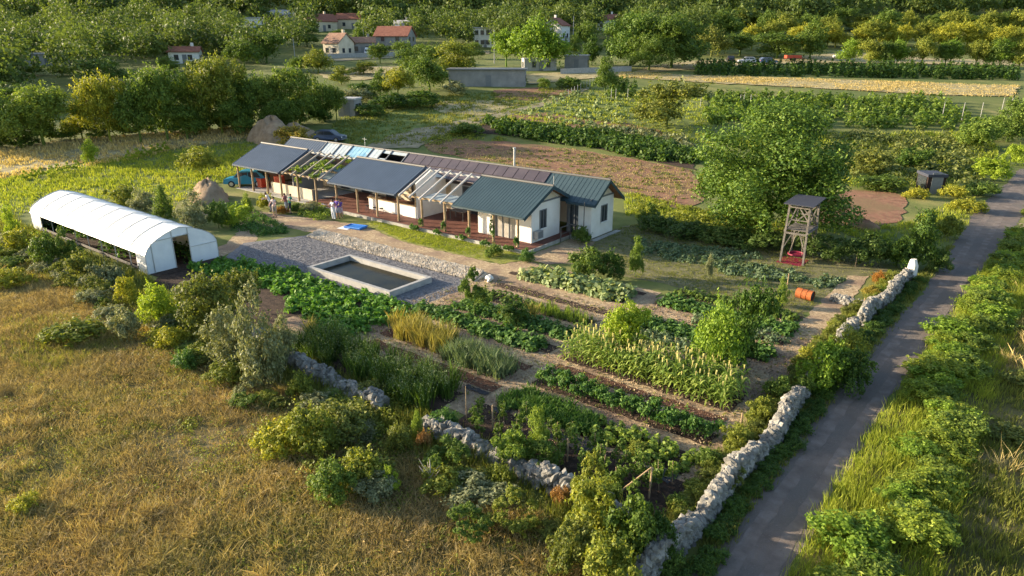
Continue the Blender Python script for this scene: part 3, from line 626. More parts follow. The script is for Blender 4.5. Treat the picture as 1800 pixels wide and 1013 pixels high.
crate(-29.2, 2.3, .04, .6, .5, .6, 'cream', 'cream box behind the right end of the low cream wall', .5)
# vine over the left pergola bay
mb = MB(); P, N = clumps([(-26.2, 1.4, 2.75, .8, .9, .3), (-25.0, 2.6, 3.2, .9, 1.2, .3), (-23.2, 2.2, 3.1, .9, 1.3, .3), (-23.8, .8, 2.5, .6, .5, .3), (-22.9, 4.0, 3.6, .9, .7, .3), (-26.1, .7, 1.9, .25, .3, .8)], 2600, 8)
mb.polys(leaves(P, N, .085), None, 'l_vine'); mb.tube([(-26, .62, .1), (-26.05, .6, 1.3), (-26.1, .8, 2.5), (-25.2, 2.4, 3.15)], [.04, .035, .03, .02], 'bark', 6)
tag(mb.build('grape_vine'), 'climbing vine spread over the pergola rafters beside the far left roof', 'vine')
for i, (a, hh) in enumerate(((-3.3, 2.0), (-5.6, .8), (-8.0, .9), (-10.4, .7), (-1.15, .8))):
    mb = MB(); P, N = clumps([(a, .38, .25 + hh * .35, .2, .2, hh * .5), (a - .1, -.3, .25, .45, .3, .28)], 500, 8); k_ = P[:, 2] > .03
    mb.polys(leaves(P[k_], N[k_], .07), None, 'l_bed'); mb.tube([(a, -.25, 0), (a, .36, hh)], .015, 'bark', 5)
    tag(mb.build('climbing_plant'), ['climbing plant covering the post before the curtained glass doors', 'small climber at the foot of the post at the left edge of the green roof', 'small climber at the foot of the post under the last pergola rafter', 'small climber at the foot of the post in the middle of the bare pergola', 'low leafy plant at the deck post nearest the house corner'][i], 'plant')

# ================================================ GREENHOUSE
GA0, GA1, GB0, GW = -34.4, -15.8, -17.75, 4.62
gh = empty('polytunnel', (0, 0, 0), 0, 'white film polytunnel greenhouse with an open doorway, at the field edge', 'greenhouse')
prof = [(0, 0), (-.02, .45), (0, 1.22), (.14, 1.52), (.42, 1.80), (.85, 2.06), (1.4, 2.30), (1.9, 2.46), (GW / 2, 2.55)]
prof = prof + [(GW - y, z) for y, z in prof[-2::-1]]
def ghx(i0, amid0, amid1, sag=.035, n=63):
    aa = np.linspace(amid0, amid1, n); V = []
    for a in aa:
        f = ((a - GA0) / (GA1 - GA0) * 9) % 1.0; s = sag * math.sin(PI * f)
        for j in range(i0, len(prof)):
            y, z = prof[j]; V.append((a, GB0 + y + (0 if z < 1.3 else (GW / 2 - y) * s * .3), z - (s if z > 1.3 else 0)))
    k = len(prof) - i0; return V, [(i * k + j, (i + 1) * k + j, (i + 1) * k + j + 1, i * k + j + 1) for i in range(len(aa) - 1) for j in range(k - 1)]
mb = MB(); mb.mesh(*ghx(2, GA0, GA1), 'plastic')
V, fs = ghx(0, GA0, GA0 + 1.9, .01, 8); mb.mesh(V, [f for f in fs if (f[0] % len(prof)) < 2], 'plastic')
V, fs = ghx(0, GA1 - 1.3, GA1, .01, 6); mb.mesh(V, [f for f in fs if (f[0] % len(prof)) < 2], 'plastic')
mb.build('film_cover', None, gh, smooth=True)
mb = MB(); mb.tube([(GA0, GB0 - .02, 1.22), (GA1, GB0 - .02, 1.22)], .035, 'plastic', 6); mb.build('rolled_side_film', None, gh)
for i in range(10):
    a = GA0 + (GA1 - GA0) * i / 9; mb = MB(); mb.tube([(a, GB0 + y - .012 * (1 if y < GW / 2 else -1), z + .018) for y, z in prof], .02, 'hoop', 6); mb.build('hoop', None, gh)
def endwall(a, door):
    mb = MB(); P2 = lambda q: [(a, GB0 + y, z) for y, z in q]
    if door:
        L_ = [p_ for p_ in prof if p_[0] < 1.78] + [(1.78, 2.42), (1.78, 0)]; R_ = [(2.78, 0), (2.78, 2.50)] + [p_ for p_ in prof if p_[0] > 2.78]
        mb.polys([P2(L_)], None, 'film2'); mb.polys([P2(R_)], None, 'film2'); mb.polys([P2([(1.781, 1.98), (1.781, 2.43), (GW / 2, 2.55), (2.779, 2.50), (2.779, 2.02)])], None, 'film2')
    else: mb.polys([P2(prof)], None, 'film2')
    return mb
endwall(GA1 - .01, True).build('end_wall', None, gh); endwall(GA0 + .01, False).build('end_wall', None, gh)
mb = MB()
for y in (.42, 1.76, 2.80): mb.bar((GA1 + .02, GB0 + y, 0), (GA1 + .02, GB0 + y, 1.9 if y < 1 else 2.4), .045, .04, 'hoop')
mb.bar((GA1 + .045, GB0 + 2.85, 1.15), (GA1 + .045, GB0 + GW - .05, 1.15), .03, .03, 'hoop'); mb.bar((GA1 + .05, GB0 + .7, 2.0), (GA1 + .05, GB0 + 2.85, 2.04), .03, .04, 'hoop'); mb.build('door_frame', None, gh)
mb = MB()
for a in np.arange(GA0 + 2.1, GA1 - 1.2, 2.05): mb.tube([(a, GB0 - .02, 0), (a, GB0 - .02, 1.2)], .025, 'hoop', 6)
mb.bar((GA0 + 1.8, GB0 - .03, .25), (GA1 - 1.2, GB0 - .03, .25), .03, .18, 'oldwood'); mb.build('side_rail', None, gh)
sheet('tunnel_soil', [(GA0 + .1, GB0 + .1), (GA1 + .8, GB0 + .1), (GA1 + .8, GB0 + GW - .1), (GA0 + .1, GB0 + GW - .1)], 'soil', .03, px=False)
# pool
pool = empty('garden_pool', (-4.75, -9.72, 0), 0, 'rectangular concrete basin of greenish water set in grey gravel', 'pool')
mb = MB(); x, y = 3.75, 1.68
mb.box(-x, x, -y, -y + .23, .02, .37, 'concrete'); mb.box(-x, x, y - .23, y, .02, .37, 'concrete'); mb.box(-x, -x + .23, -y + .231, y - .231, .02, .369, 'concrete'); mb.box(x - .23, x, -y + .231, y - .231, .02, .369, 'concrete'); mb.build('basin_wall', None, pool)
mb = MB(); mb.mesh([(-8.1, -11.1, .075), (-1.4, -11.1, .075), (-1.4, -8.3, .075), (-8.1, -8.3, .075)], [(0, 1, 2, 3)], 'water'); tag(mb.build('water'), kind='structure')
# blue paddling pool on a white sheet
pd = empty('paddling_pool', (-14.6, -2.5, .03), .2, 'bright blue plastic sheet pool lying on the grass near the deck', 'paddling pool'); mb = MB()
mb.box(-.75, .75, -.45, .45, 0, .10, 'bluetarp'); mb.tube([(-.75, -.45, .1), (.75, -.45, .1), (.78, .45, .13), (-.78, .45, .1), (-.75, -.45, .1)], .06, 'bluetarp', 7); mb.build('blue_basin', None, pd)
mb = MB(); mb.box(-1.2, -.2, -.75, .1, -.02, .0, 'whitepaint'); mb.build('white_groundsheet', None, pd)
# ================================================ STONE WALLS AND BANK
_ph = (1 + 5 ** .5) / 2
ICO = unit(np.array([(-1, _ph, 0), (1, _ph, 0), (-1, -_ph, 0), (1, -_ph, 0), (0, -1, _ph), (0, 1, _ph), (0, -1, -_ph), (0, 1, -_ph), (_ph, 0, -1), (_ph, 0, 1), (-_ph, 0, -1), (-_ph, 0, 1)]))
ICF = np.array([(0, 11, 5), (0, 5, 1), (0, 1, 7), (0, 7, 10), (0, 10, 11), (1, 5, 9), (5, 11, 4), (11, 10, 2), (10, 7, 6), (7, 1, 8), (3, 9, 4), (3, 4, 2), (3, 2, 6), (3, 6, 8), (3, 8, 9), (4, 9, 5), (2, 4, 11), (6, 2, 10), (8, 6, 7), (9, 8, 1)])
def stones(P, size, mat='stone', mb=None, sq=.7):
    """irregular stones centred on the points"""
    mb = mb or MB()
    n = len(P); size = np.broadcast_to(size, n)
    R_ = rng.normal(size=(n, 3, 3)); R_ = np.linalg.qr(R_)[0]
    V = np.sign(ICO) * np.abs(ICO) ** .75
    V = V[None] * (.75 + .5 * rng.random((n, 12, 1))); sc = np.stack([.8 + .6 * rng.random(n), .7 + .5 * rng.random(n), sq * (.7 + .5 * rng.random(n))], 1)
    V = np.einsum('nij,nkj->nki', R_, V * sc[:, None]) * size[:, None, None] + P[:, None]
    mb.polys(V[:, ICF].reshape(-1, 3, 3), None, mat); return mb
def wall_path(pts, h, w, size, dens, low=None):
    P = []; L = 0
    for (p, q) in zip(pts[:-1], pts[1:]):
        d = math.dist(p, q); n = int(d * dens); f = rng.random(n); t = np.array(q, float) - p; nn = np.array([-t[1], t[0]]) / d
        hh = h * (.8 + .25 * np.sin((f * d + L) * 1.3) + .12 * np.sin((f * d + L) * 3.7)); zz = rng.random(n) ** .8
        off = (rng.random(n) - .5) * w * (1.25 - .5 * zz); xy = np.array(p) + np.outer(f, t) + np.outer(off, nn)
        xy += nn * (.12 * np.sin((f * d + L) * .9))[:, None]
        P.append(np.concatenate([xy, (zz * hh + zt(xy[:, 0], xy[:, 1]))[:, None]], 1)); L += d
    P = np.concatenate(P); return stones(P, size * (.6 + .8 * rng.random(len(P))))
tag(wall_path([(20.3, -32), (20.35, -20.3), (20.65, -17), (20.7, -8), (20.7, -1)], .85, .36, .12, 330).build('stone_wall'), 'rough dry stone wall of grey rubble along the gravel road, nearest stretch', 'stone wall')
tag(wall_path([(20.75, .6), (20.9, 4.5), (21.35, 10.2)], .85, .36, .12, 290).build('stone_wall'), 'dry stone wall by the road ending at the pale upright stone', 'stone wall')
tag(wall_path([(18.6, 3.6), (19.6, 3.2), (20.6, 3.1)], .35, .5, .10, 180).build('stone_wall'), 'short low stone wall crossing to the road wall below the rusty flowers', 'stone wall')
tag(wall_path([(-3, -19.3), (1.8, -19.7), (5.6, -20.05), (8.2, -20.1)], .6, .6, .125, 150).build('stone_wall'), 'broken dry stone wall between dry field and garden, left stretch', 'stone wall')
tag(wall_path([(10.4, -20.15), (12.5, -20.1), (16, -19.9), (20.1, -20.3)], .6, .6, .125, 150).build('stone_wall'), 'broken dry stone wall below the vegetable beds, near the standing stakes', 'stone wall')
tag(wall_path([(-40, -20.4), (-32, -20.8), (-26, -20.6), (-19, -21), (-14, -20.2)], .3, 1.2, .12, 60).build('stone_wall'), 'collapsed low stone wall half hidden in weeds before the polytunnel', 'stone wall')
mb = MB(); mb.tube([(21.4, 10.3, 0), (21.4, 10.3, .9), (21.35, 10.3, 1.25)], [.32, .28, .17], 'whitestone', 7); M['whitestone'] = surf('pale_white_stone', [(.3, (.55, .53, .49)), (.7, (.74, .72, .67))], 4, .9, .4, 14)
tag(mb.build('standing_stone'), 'pale upright stone pillar at the end of the roadside wall', 'stone')
tag(stones(np.array([[1.5, -5.7, .22], [1.62, -5.78, .12]]), np.array([.30, .22]), 'whitestone').build('pale_boulder'), 'white boulder at the right end of the rubble bank, behind a leafy sapling', 'stone')
f = rng.random(9000); g = rng.random(9000)
P = np.stack([-15.4 + 16.2 * f, -5.25 - 1.15 * g, .06 + .30 * (1 - g) ** .8 + .04 * rng.random(9000)], 1)
mb = stones(P, .03 + .035 * rng.random(9000), 'bankstone')
M['bankstone'] = surf('buff_rubble', [(.3, (.30, .26, .20)), (.5, (.46, .40, .32)), (.7, (.60, .54, .45))], 2.2, .95, .5, 12)
mb.hexa([(-15.6, -6.5, .0), (.9, -6.4, .0), (.9, -5.1, .0), (-15.6, -5.0, .0), (-15.5, -6.35, .03), (.8, -6.3, .03), (.8, -5.2, .3), (-15.5, -5.1, .3)], 'bankstone')
tag(mb.build('rubble_bank'), 'sloping bank of buff rubble stones between the yard path and the gravel pad', 'stone bank')
# loose pebbles lying on the gravel, and chips on the mulch
P = pts_in([(-15.3, -6.2), (.2, -6.4), (1.2, -8.2), (1, -11.4), (-15.2, -12.4), (-17, -10.2)], 90, False); P = P[~((np.abs(P[:, 0] + 4.75) < 3.8) & (np.abs(P[:, 1] + 9.72) < 1.75))]
tag(stones(np.concatenate([P, np.full((len(P), 1), .03)], 1), .014 + .016 * rng.random(len(P)), 'gravel').build('gravel_stones'), 'grey gravel stones scattered round the basin', None, None, 'stuff')
# ================================================ SWING TOWER
tw = empty('play_tower', (14.75, 10.1, 0), 0, 'tall weathered timber tower with dark flat roof and open platform beside the big tree', 'play tower')
TX, TY, TT = .72, 1.15, 3.85
for sx in (-1, 1):
    for sy in (-1, 1):
        mb = MB(); mb.bar((sx * TX, sy * TY, 0), (sx * TX * .86, sy * TY * .86, TT), .12, .12, 'oldwood'); mb.build('leg', None, tw)
lv = lambda z: 1 - .14 * z / TT
def beam(p, q, w=.07, name='brace'): mb = MB(); mb.bar(p, q, w, w, 'oldwood'); mb.build(name, None, tw)
for z in (2.0, 3.7):
    k = lv(z) + .05
    for s in (-1, 1): beam((-TX * k, s * TY * k, z), (TX * k, s * TY * k, z), .11, 'beam'); beam((s * TX * k, -TY * k, z + .115), (s * TX * k, TY * k, z + .115), .11, 'beam')
mb = MB()
for i in range(12): y0 = -1.0 + i * .168; mb.box(-.66, .66, y0, y0 + .155, 2.175, 2.21, 'oldwood')
mb.build('platform', None, tw)
k = .93
for s in (-1, 1):
    beam((s * .60, -1.02, 2.3), (s * .60, 1.0, 3.6)); beam((s * .66, 1.02, 2.3), (s * .66, -1.0, 3.6))
    beam((-.6, s * .98, 2.85), (.6, s * .98, 2.85), .06, 'rail')
beam((-.60, 1.0, 2.3), (.60, 1.06, 3.6)); beam((.60, .94, 2.3), (-.60, .99, 3.6)); beam((.0, -1.04, 2.9), (.62, -1.02, 3.55)); beam((.05, -1.0, 3.6), (.6, -1.04, 2.9))
for s in (-1, 1): beam((s * .7, -1.13, .9), (0 + s * .25, -1.06, 1.95), .06); beam((s * .7, 1.13, .9), (s * .25, 1.06, 1.95), .06); beam((s * .70, 1.1, .6), (s * .65, .2, 1.95), .06)
mb = MB(); mb.hexa([(-.92, -1.35, 3.86), (.92, -1.35, 3.86), (.92, 1.35, 4.00), (-.92, 1.35, 4.00), (-.92, -1.35, 3.92), (.92, -1.35, 3.92), (.92, 1.35, 4.06), (-.92, 1.35, 4.06)], 'tarroof'); M['tarroof'] = plain('dark_blue_grey_roofing', (.035, .04, .06), .7); mb.build('roof', None, tw)
sw = empty('nest_swing', (14.75, 9.9, 0), 0, 'round crimson nest swing hanging under the timber tower', 'swing')
mb = MB(); an = np.linspace(0, 2 * PI, 25); mb.tube([(.52 * math.cos(a), .52 * math.sin(a), .45) for a in an], .055, 'redseat', 8, False); mb.mesh([(.5 * math.cos(a), .5 * math.sin(a), .42) for a in an[:-1]], [tuple(range(24))], 'redseat'); mb.build('seat', None, sw)
for x, y in ((-.5, .1), (.5, .1), (-.42, -.3), (.42, -.3)): mb = MB(); mb.tube([(x, y, .45), (x * .35, y * .2, 1.98)], .014, 'rope', 5); mb.build('rope', None, sw)
mb = MB(); mb.box(-.9, .7, -1.0, .7, .02, .03, 'redseat'); o = mb.build('play_mat'); o.location = (14.75, 9.7, 0); tag(o, 'dark red mat on the ground below the nest swing', 'mat')
# barrel lying on the lawn
br = empty('rusty_barrel', (17.35, 2.75, .30), -.15, 'rusty orange steel barrel lying on its side on the lawn', 'barrel')
mb = MB(); mb.tube([(-.45, 0, 0), (-.44, 0, 0), (-.15, 0, 0), (-.13, 0, 0), (-.1, 0, 0), (.13, 0, 0), (.15, 0, 0), (.18, 0, 0), (.45, 0, 0)], [.26, .29, .29, .31, .29, .29, .31, .29, .29], 'rust', 18, False)
mb.mesh([(-.45, .26 * math.cos(a), .26 * math.sin(a)) for a in an[:-1]], [tuple(range(24))], 'rust'); mb.build('drum', None, br)
mb = MB(); mb.mesh([(.40, .27 * math.cos(a), .27 * math.sin(a)) for a in an[:-1]], [tuple(range(24))], 'dark'); mb.build('inner_shade_disc', None, br)  # black disc painted as the shade inside the drum
# stakes and poles
def stake(u, vb, vt, r, label, name='stake', mat='wood', lean=(0, 0), cat='stake', grp=None):
    a, b = PX(u, vb); h = ztop(a, b, vt) - float(zt(a, b)); mb = MB(); mb.tube([(0, 0, 0), (lean[0] * h, lean[1] * h, h)], [r, r * .8], mat, 7)
    o = mb.build(name); o.location = (a, b, float(zt(a, b)) - .02); tag(o, label, cat, grp); return a, b, h
stake(866, 757, 712, .035, 'pale wooden stake beside a black square of sheeting in the lower left garden')
a_, b_, h_ = stake(1140, 880, 822, .035, 'upright pole with a sloping branch resting on it by the lower garden wall', lean=(.02, .02))
mb = MB(); mb.tube([(a_, b_, h_), (a_ - .75, b_ - .65, .25)], [.02, .035], 'wood', 6); tag(mb.build('leaning_pole'), 'sloping bare pole leaning against the upright pole by the lower wall', 'pole')
stake(1301, 757, 725, .035, 'short pale stake at the near end of the pepper row'); stake(1503, 470, 441, .03, 'thin pale stake on the lawn in front of the dark hedge'); stake(1515, 553, 523, .03, 'pale stake beside the short low crossing wall')
stake(1382, 515, 480, .03, 'thin pole among the climbing plants left of the rusty barrel'); stake(820, 742, 678, .02, 'thin stake in front of the lower left black strip'); stake(997, 815, 770, .035, 'stake in front of the black sheeting in the lower garden')
stake(1733, 310, 284, .04, 'leaning pale post in the bright bush beside the road', lean=(.4, .1))
for i, (u, vb, vt, lb) in enumerate(((519, 108, 68, 'tall pale utility pole above the dark tree row'), (869, 112, 52, 'utility pole at the left edge of the two bright round trees'), (641, 92, 52, 'utility pole beside the grey house wall in the village'), (94, 116, 86, 'thin pole behind the flat white roof at far left'), (261, 100, 84, 'thin pole just left of the orange roofed white house'), (1007, 82, 28, 'utility pole beside the pale gable of the upper house'))):
    stake(u, vb, vt, .12, lb, 'utility_pole', 'concrete', cat='pole')
for i in range(9): stake(999 + i * 5.4, 169 - i * 2.6, 157 - i * 2.6, .05, 'short pale fence post in the line beside the field path', 'fence_post', 'paleb', cat='post', grp='fence posts along the field path')
for i, u in enumerate((1074, 1082, 1103, 1231, 1300, 1306, 1318, 1655, 1690, 1722, 1760, 1775)): stake(u, 178 + (i > 2) * 12 + (i > 6) * 22 - (i > 9) * 14, 156 + (i > 2) * 10 + (i > 6) * 14 - (i > 9) * 8, .04, 'pale vineyard post between the vines', 'vineyard_post', 'paleb', cat='post', grp='posts in the vine rows')
# black sheeting
for pl, lb in (([(9.3, -16.75), (10.5, -16.7), (10.5, -16.45), (9.35, -16.45)], 'small black sheet strip on the mulch beside the brown bed end'), ([(11.4, -17.5), (12.0, -17.5), (12.1, -17.05), (11.45, -17.0)], 'square of black sheeting next to the tall pale stake'),
               ([(11.2, -15.75), (12.3, -15.7), (12.35, -15.4), (11.3, -15.42)], 'narrow black strip above the low green bed'), ([(14.2, -17.75), (15.9, -17.75), (16.0, -17.15), (14.3, -17.1)], 'long black sheet lying between messy beds in the lower garden'), ([(18.2, -17.5), (18.95, -17.6), (19.0, -16.9), (18.3, -16.9)], 'black sheet by the mulch corner near the road wall')):
    mb = MB(); q = np.array(pl); cx = q.mean(0); N_ = 8; V = []
    for i in range(N_ + 1):
        for j in range(N_ + 1):
            f_, g_ = i / N_, j / N_; p_ = (1 - f_) * (1 - g_) * q[0] + f_ * (1 - g_) * q[1] + f_ * g_ * q[2] + (1 - f_) * g_ * q[3]; V.append((p_[0] + .03 * rng.normal(), p_[1] + .03 * rng.normal(), .04 + .035 * rng.random()))
    mb.mesh(V, [(i * 9 + j, i * 9 + j + 1, (i + 1) * 9 + j + 1, (i + 1) * 9 + j) for i in range(8) for j in range(8)], 'dark'); tag(mb.build('black_sheeting'), lb, 'plastic sheet')
# earth piles
def mound(u, v, wpx, vtop, label, mat='pile', seed=0, sx=1.0):
    a, b = PX(u, v); r = wpx * mpp(a, b) / 2; h = ztop(a, b, vtop) - float(zt(a, b)); g = np.random.default_rng(seed); V = []; n = 22; m = 10
    for i in range(m + 1):
        for j in range(n):
            f = i / m; t = 2 * PI * j / n; rr = r * f * (1 + .16 * math.sin(2 * t + seed) + .07 * math.sin(5 * t)); x = rr * math.cos(t) * sx; y = rr * math.sin(t) * .8
            V.append((x, y, max(0, h * (1 - f ** 1.7) * (1 + .12 * math.sin(3 * t + f * 4)) + .05 * h * g.normal() * (0 < f < 1) - .1 * (i == m)) + .02 * (i < m) - .3 * (i == m)))
    mb = MB(); mb.mesh(V, [(i * n + j, (i + 1) * n + j, (i + 1) * n + (j + 1) % n, i * n + (j + 1) % n) for i in range(m) for j in range(n)], mat)
    o = mb.build('earth_pile', None, None, smooth=True); o.location = (a, b, float(zt(a, b))); tag(o, label, 'earth pile')
mound(480, 247, 104, 207, 'large heap of bare brown earth in the meadow behind the far left roof', seed=2); mound(520, 243, 84, 218, 'lower shoulder of bare earth right of the large heap', seed=5); mound(368, 352, 92, 318, 'small pale earth heap left of the teal car', seed=9)
mound(1515, 400, 70, 386, 'low pile of dug earth and roots at the right end of the ploughed plot', 'redsoil', 4)

# ================================================ VEHICLES
def extr(mb, prof, y0, y1, mat, inset=0.0):
    n = len(prof); V = [(x, y0 + (inset if z > .85 else 0), z) for x, z in prof] + [(x, y1 - (inset if z > .85 else 0), z) for x, z in prof]
    mb.mesh(V, [tuple(range(n)), tuple(range(2 * n - 1, n - 1, -1))], mat); mb.mesh(V, [(i, i + n, (i + 1) % n + n, (i + 1) % n) for i in range(n)], mat)
def car(a, b, rz, col, label, grp=None, tall=0.0):
    key = 'paint_%d' % len(M); M[key] = surf(key, [(.3, tuple(c * .92 for c in col)), (.7, col)], 1, .28, spec=.6)
    t = empty('parked_car', (a, b, float(zt(a, b)) + .01), rz, label, 'car', grp); k = tall
    mb = MB(); extr(mb, [(-2.0, .32), (2.02, .32), (2.05, .55), (2.0, .78), (1.15, .93), (.55, 1.38 + k), (.2, 1.47 + k), (-1.3, 1.46 + k), (-1.75, 1.2 + k * .7), (-2.02, .92), (-2.08, .6)], -.84, .84, key, .13)
    mb.build('body', None, t)
    for s in (-1, 1):
        mb = MB(); y = s * .725; mb.polys([[(.98, y + s * .055, .95), (.50, y + s * .006, 1.33 + k), (-.35, y + s * .006, 1.36 + k), (-.35, y + s * .055, .95)]], None, 'glass'); mb.polys([[(-.42, y + s * .055, .95), (-.42, y + s * .006, 1.36 + k), (-1.28, y + s * .006, 1.35 + k), (-1.6, y + s * .055, .98)]], None, 'glass'); mb.build('side_window', None, t)
    mb = MB(); mb.polys([[(1.12, -.62, .965), (1.12, .62, .965), (.60, .60, 1.365 + k), (.60, -.60, 1.365 + k)]], None, 'glass'); mb.build('windscreen', None, t)
    mb = MB(); mb.polys([[(-1.80, -.60, 1.2 + k * .7), (-1.99, -.62, .97), (-1.99, .62, .97), (-1.80, .60, 1.2 + k * .7)]], None, 'glass'); mb.build('rear_window', None, t)
    for x in (1.28, -1.3):
        for s in (-1, 1):
            mb = MB(); mb.tube([(x, s * .64, .32), (x, s * .86, .32)], .32, 'tyre', 16); w = mb.build('wheel', None, t); mb = MB(); mb.tube([(x, s * .861, .32), (x, s * .875, .32)], .19, 'rim', 12); mb.build('rim', None, w)
    for s in (-1, 1): mb = MB(); mb.box(1.93, 2.045, s * .66 - .14, s * .66 + .14, .60, .74, 'lamp'); mb.build('headlight', None, t); mb = MB(); mb.box(-2.085, -2.0, s * .68 - .1, s * .68 + .1, .72, .88, 'redplastic'); mb.build('tail_light', None, t)
    mb = MB(); mb.box(1.99, 2.09, -.80, .80, .33, .50, 'frame'); mb.build('bumper', None, t)
    return t
a, b = PX(428, 329); car(a - .2, b + .6, math.radians(38 + 182), (.02, .22, .34), 'teal blue hatchback parked beside the far left roof', tall=.1)
a, b = PX(580, 250); car(a, b, math.radians(38 - 12), (.035, .055, .11), 'dark blue car parked behind the long house')
a, b = PX(1312, 112); car(a, b, math.radians(38 + 175), (.55, .56, .58), 'silver car in the shade of the upper tree line, left of the dark blue one')
a, b = PX(1349, 113); car(a, b, math.radians(38 + 5), (.10, .13, .22), 'dark blue car with pale roof parked right of the silver one')
a, b = PX(1283, 110); car(a, b, math.radians(38 + 80), (.02, .02, .025), 'black car parked leftmost in the shade of the upper tree line')
a, b = PX(1476, 104); car(a, b, math.radians(38 + 95), (.72, .72, .70), 'white van standing on the pale track among the upper right trees', tall=.5)
a, b = PX(652, 99); car(a, b, math.radians(38 + 70), (.75, .75, .73), 'white van parked in front of the grey walled village house', tall=.6)
a, b = PX(1393, 108)
tr_ = empty('farm_trailer', (a, b, float(zt(a, b))), math.radians(38), 'red farm trailer parked right of the two cars under the upper trees', 'trailer')
mb = MB(); mb.box(-1.8, 1.8, -.9, .9, .7, .8, 'redplastic'); mb.box(-1.8, 1.8, -.9, -.84, .801, 1.4, 'redplastic'); mb.box(-1.8, 1.8, .84, .9, .801, 1.4, 'redplastic'); mb.box(-1.8, -1.74, -.839, .839, .801, 1.4, 'redplastic'); mb.box(1.8, 3.0, -.05, .05, .6, .68, 'redplastic'); mb.build('trailer_bed', None, tr_)
for s in (-1, 1): mb = MB(); mb.tube([(0, s * .92, .4), (0, s * 1.12, .4)], .4, 'tyre', 16); mb.build('wheel', None, tr_)

# ================================================ PEOPLE
def person(u, v, rz, shirt, legs, label, lean=0.0, hat=None, arm=.2, bare=True, h=1.72):
    a, b = PX(u, v); sc = h / 1.72; rt = empty('person', (a, b, .015), rz, label, 'person'); rt.scale = (sc,) * 3
    ks = 'shirt_%d' % len(M); M[ks] = surf(ks, [(.3, tuple(c * .85 for c in shirt)), (.7, shirt)], 8, .9); kl = 'trousers_%d' % len(M); M[kl] = surf(kl, [(.3, tuple(c * .85 for c in legs)), (.7, legs)], 8, .9)
    nodes, rad, edges = [], [], []
    L = lambda z: max(0, z - .95) * lean                       # upper body leans forward (+y)
    def N(x, y, z, r, pr=None):
        nodes.append((x, y + L(z), z)); rad.append(r); i = len(nodes) - 1
        if pr is not None: edges.append((pr, i))
        return i
    pe = N(0, 0, .95, .14); w = N(0, 0, 1.1, .125, pe); c = N(0, .01, 1.32, .145, w); sh = N(0, 0, 1.43, .09, c); nk = N(0, .01, 1.50, .055, sh); hd = N(0, .02, 1.58, .09, nk); N(0, .02, 1.68, .075, hd)
    hands = []
    for s in (-1, 1):
        k = N(s * .09, .03 * s, .50, .062, N(s * .09, 0, .86, .10, pe)); an_ = N(s * .10, .02 * s - .03, .09, .042, k); N(s * .11, .14 + .02 * s, .045, .038, an_)
        so = N(s * .19, 0, 1.40, .062, sh); el = N(s * (.24 + arm * .1), .04 + arm * .3, 1.13 + arm * .1, .044, so); wr = N(s * (.20), .16 + arm * .9, .90 + arm * .75, .029, el); ha = N(s * .195, .20 + arm, .84 + arm * .9, .034, wr); hands.append((ha, s))
    me = bpy.data.meshes.new('body'); me.from_pydata(nodes, edges, []); o = bpy.data.objects.new('body', me); C.objects.link(o)
    sm = o.modifiers.new('skin', 'SKIN'); sm.use_smooth_shade = True
    for i, r in enumerate(rad): me.skin_vertices[0].data[i].radius = (r, r * .85 if i in (1, 2, 0) else r)
    me.skin_vertices[0].data[0].use_root = True
    sb = o.modifiers.new('sub', 'SUBSURF'); sb.levels = sb.render_levels = 1
    dg = bpy.context.evaluated_depsgraph_get(); ev = bpy.data.meshes.new_from_object(o.evaluated_get(dg)); bpy.data.objects.remove(o)
    V = np.array([v_.co[:] for v_ in ev.vertices]); B = MB(); fs = [tuple(p_.vertices) for p_ in ev.polygons]
    zc = np.array([V[list(f_)].mean(0) for f_ in fs]); nm = np.array([p_.normal[:] for p_ in ev.polygons])
    for k_ in (3, 4):
        q = [f_ for f_ in fs if len(f_) == k_]
        if q: B.mesh(V, q, 'skin')
    for ha, s in hands:                                       # five fingers on each hand
        hx, hy, hz = nodes[ha]
        for i in range(4):
            x = hx + (i - 1.5) * .019 * s; ln = (.068, .078, .074, .058)[i]; B.tube([(x, hy + .005, hz - .015), (x, hy + .02, hz - .015 - ln * .55), (x, hy + .012, hz - .015 - ln)], [.0095, .009, .007], 'skin', 5)
        B.tube([(hx - .03 * s, hy + .01, hz + .015), (hx - .05 * s, hy + .035, hz - .01), (hx - .045 * s, hy + .05, hz - .035)], [.011, .010, .008], 'skin', 5)
    hx, hy, hz = nodes[hd]                                     # face: nose, eyes, mouth, ears
    B.tube([(hx, hy + .085, hz + .035), (hx, hy + .112, hz + .002)], [.009, .014], 'skin', 5)
    for s in (-1, 1): B.tube([(hx + s * .033, hy + .078, hz + .03), (hx + s * .033, hy + .09, hz + .03)], .010, 'hair', 6); B.tube([(hx + s * .082, hy, hz + .03), (hx + s * .095, hy - .005, hz + .005)], [.016, .012], 'skin', 5)
    B.box(hx - .025, hx + .025, hy + .07, hy + .088, hz - .038, hz - .03, 'redseat')
    B.build('body', None, rt, smooth=True)
    vn = np.zeros_like(V); ct = np.zeros(len(V))
    for f_, n_ in zip(fs, nm):
        for i in f_: vn[i] += n_; ct[i] += 1
    vn = unit(vn)
    def cloth(name, sel, mat, off):
        q = [f_ for f_, z in zip(fs, zc) if sel(z)]
        if not q: return
        mb = MB()
        us = sorted({i for f_ in q for i in f_}); ix = {v_: i for i, v_ in enumerate(us)}; q = [tuple(ix[i] for i in f_) for f_ in q if len(f_) == 4]
        mb.mesh((V + vn * off)[us], q, mat)
        if mb.n: mb.build(name, None, rt, smooth=True)
    cloth('shirt', lambda z: .93 < z[2] < 1.47 and (abs(z[0]) < .215 and (z[2] > 1.18 or abs(z[0]) < .16)), ks, .014)
    cloth('trousers' if not bare else 'shorts', lambda z: (.52 if bare else .12) < z[2] <= .96 and abs(z[0]) < .165 and z[1] < .3, kl, .017)
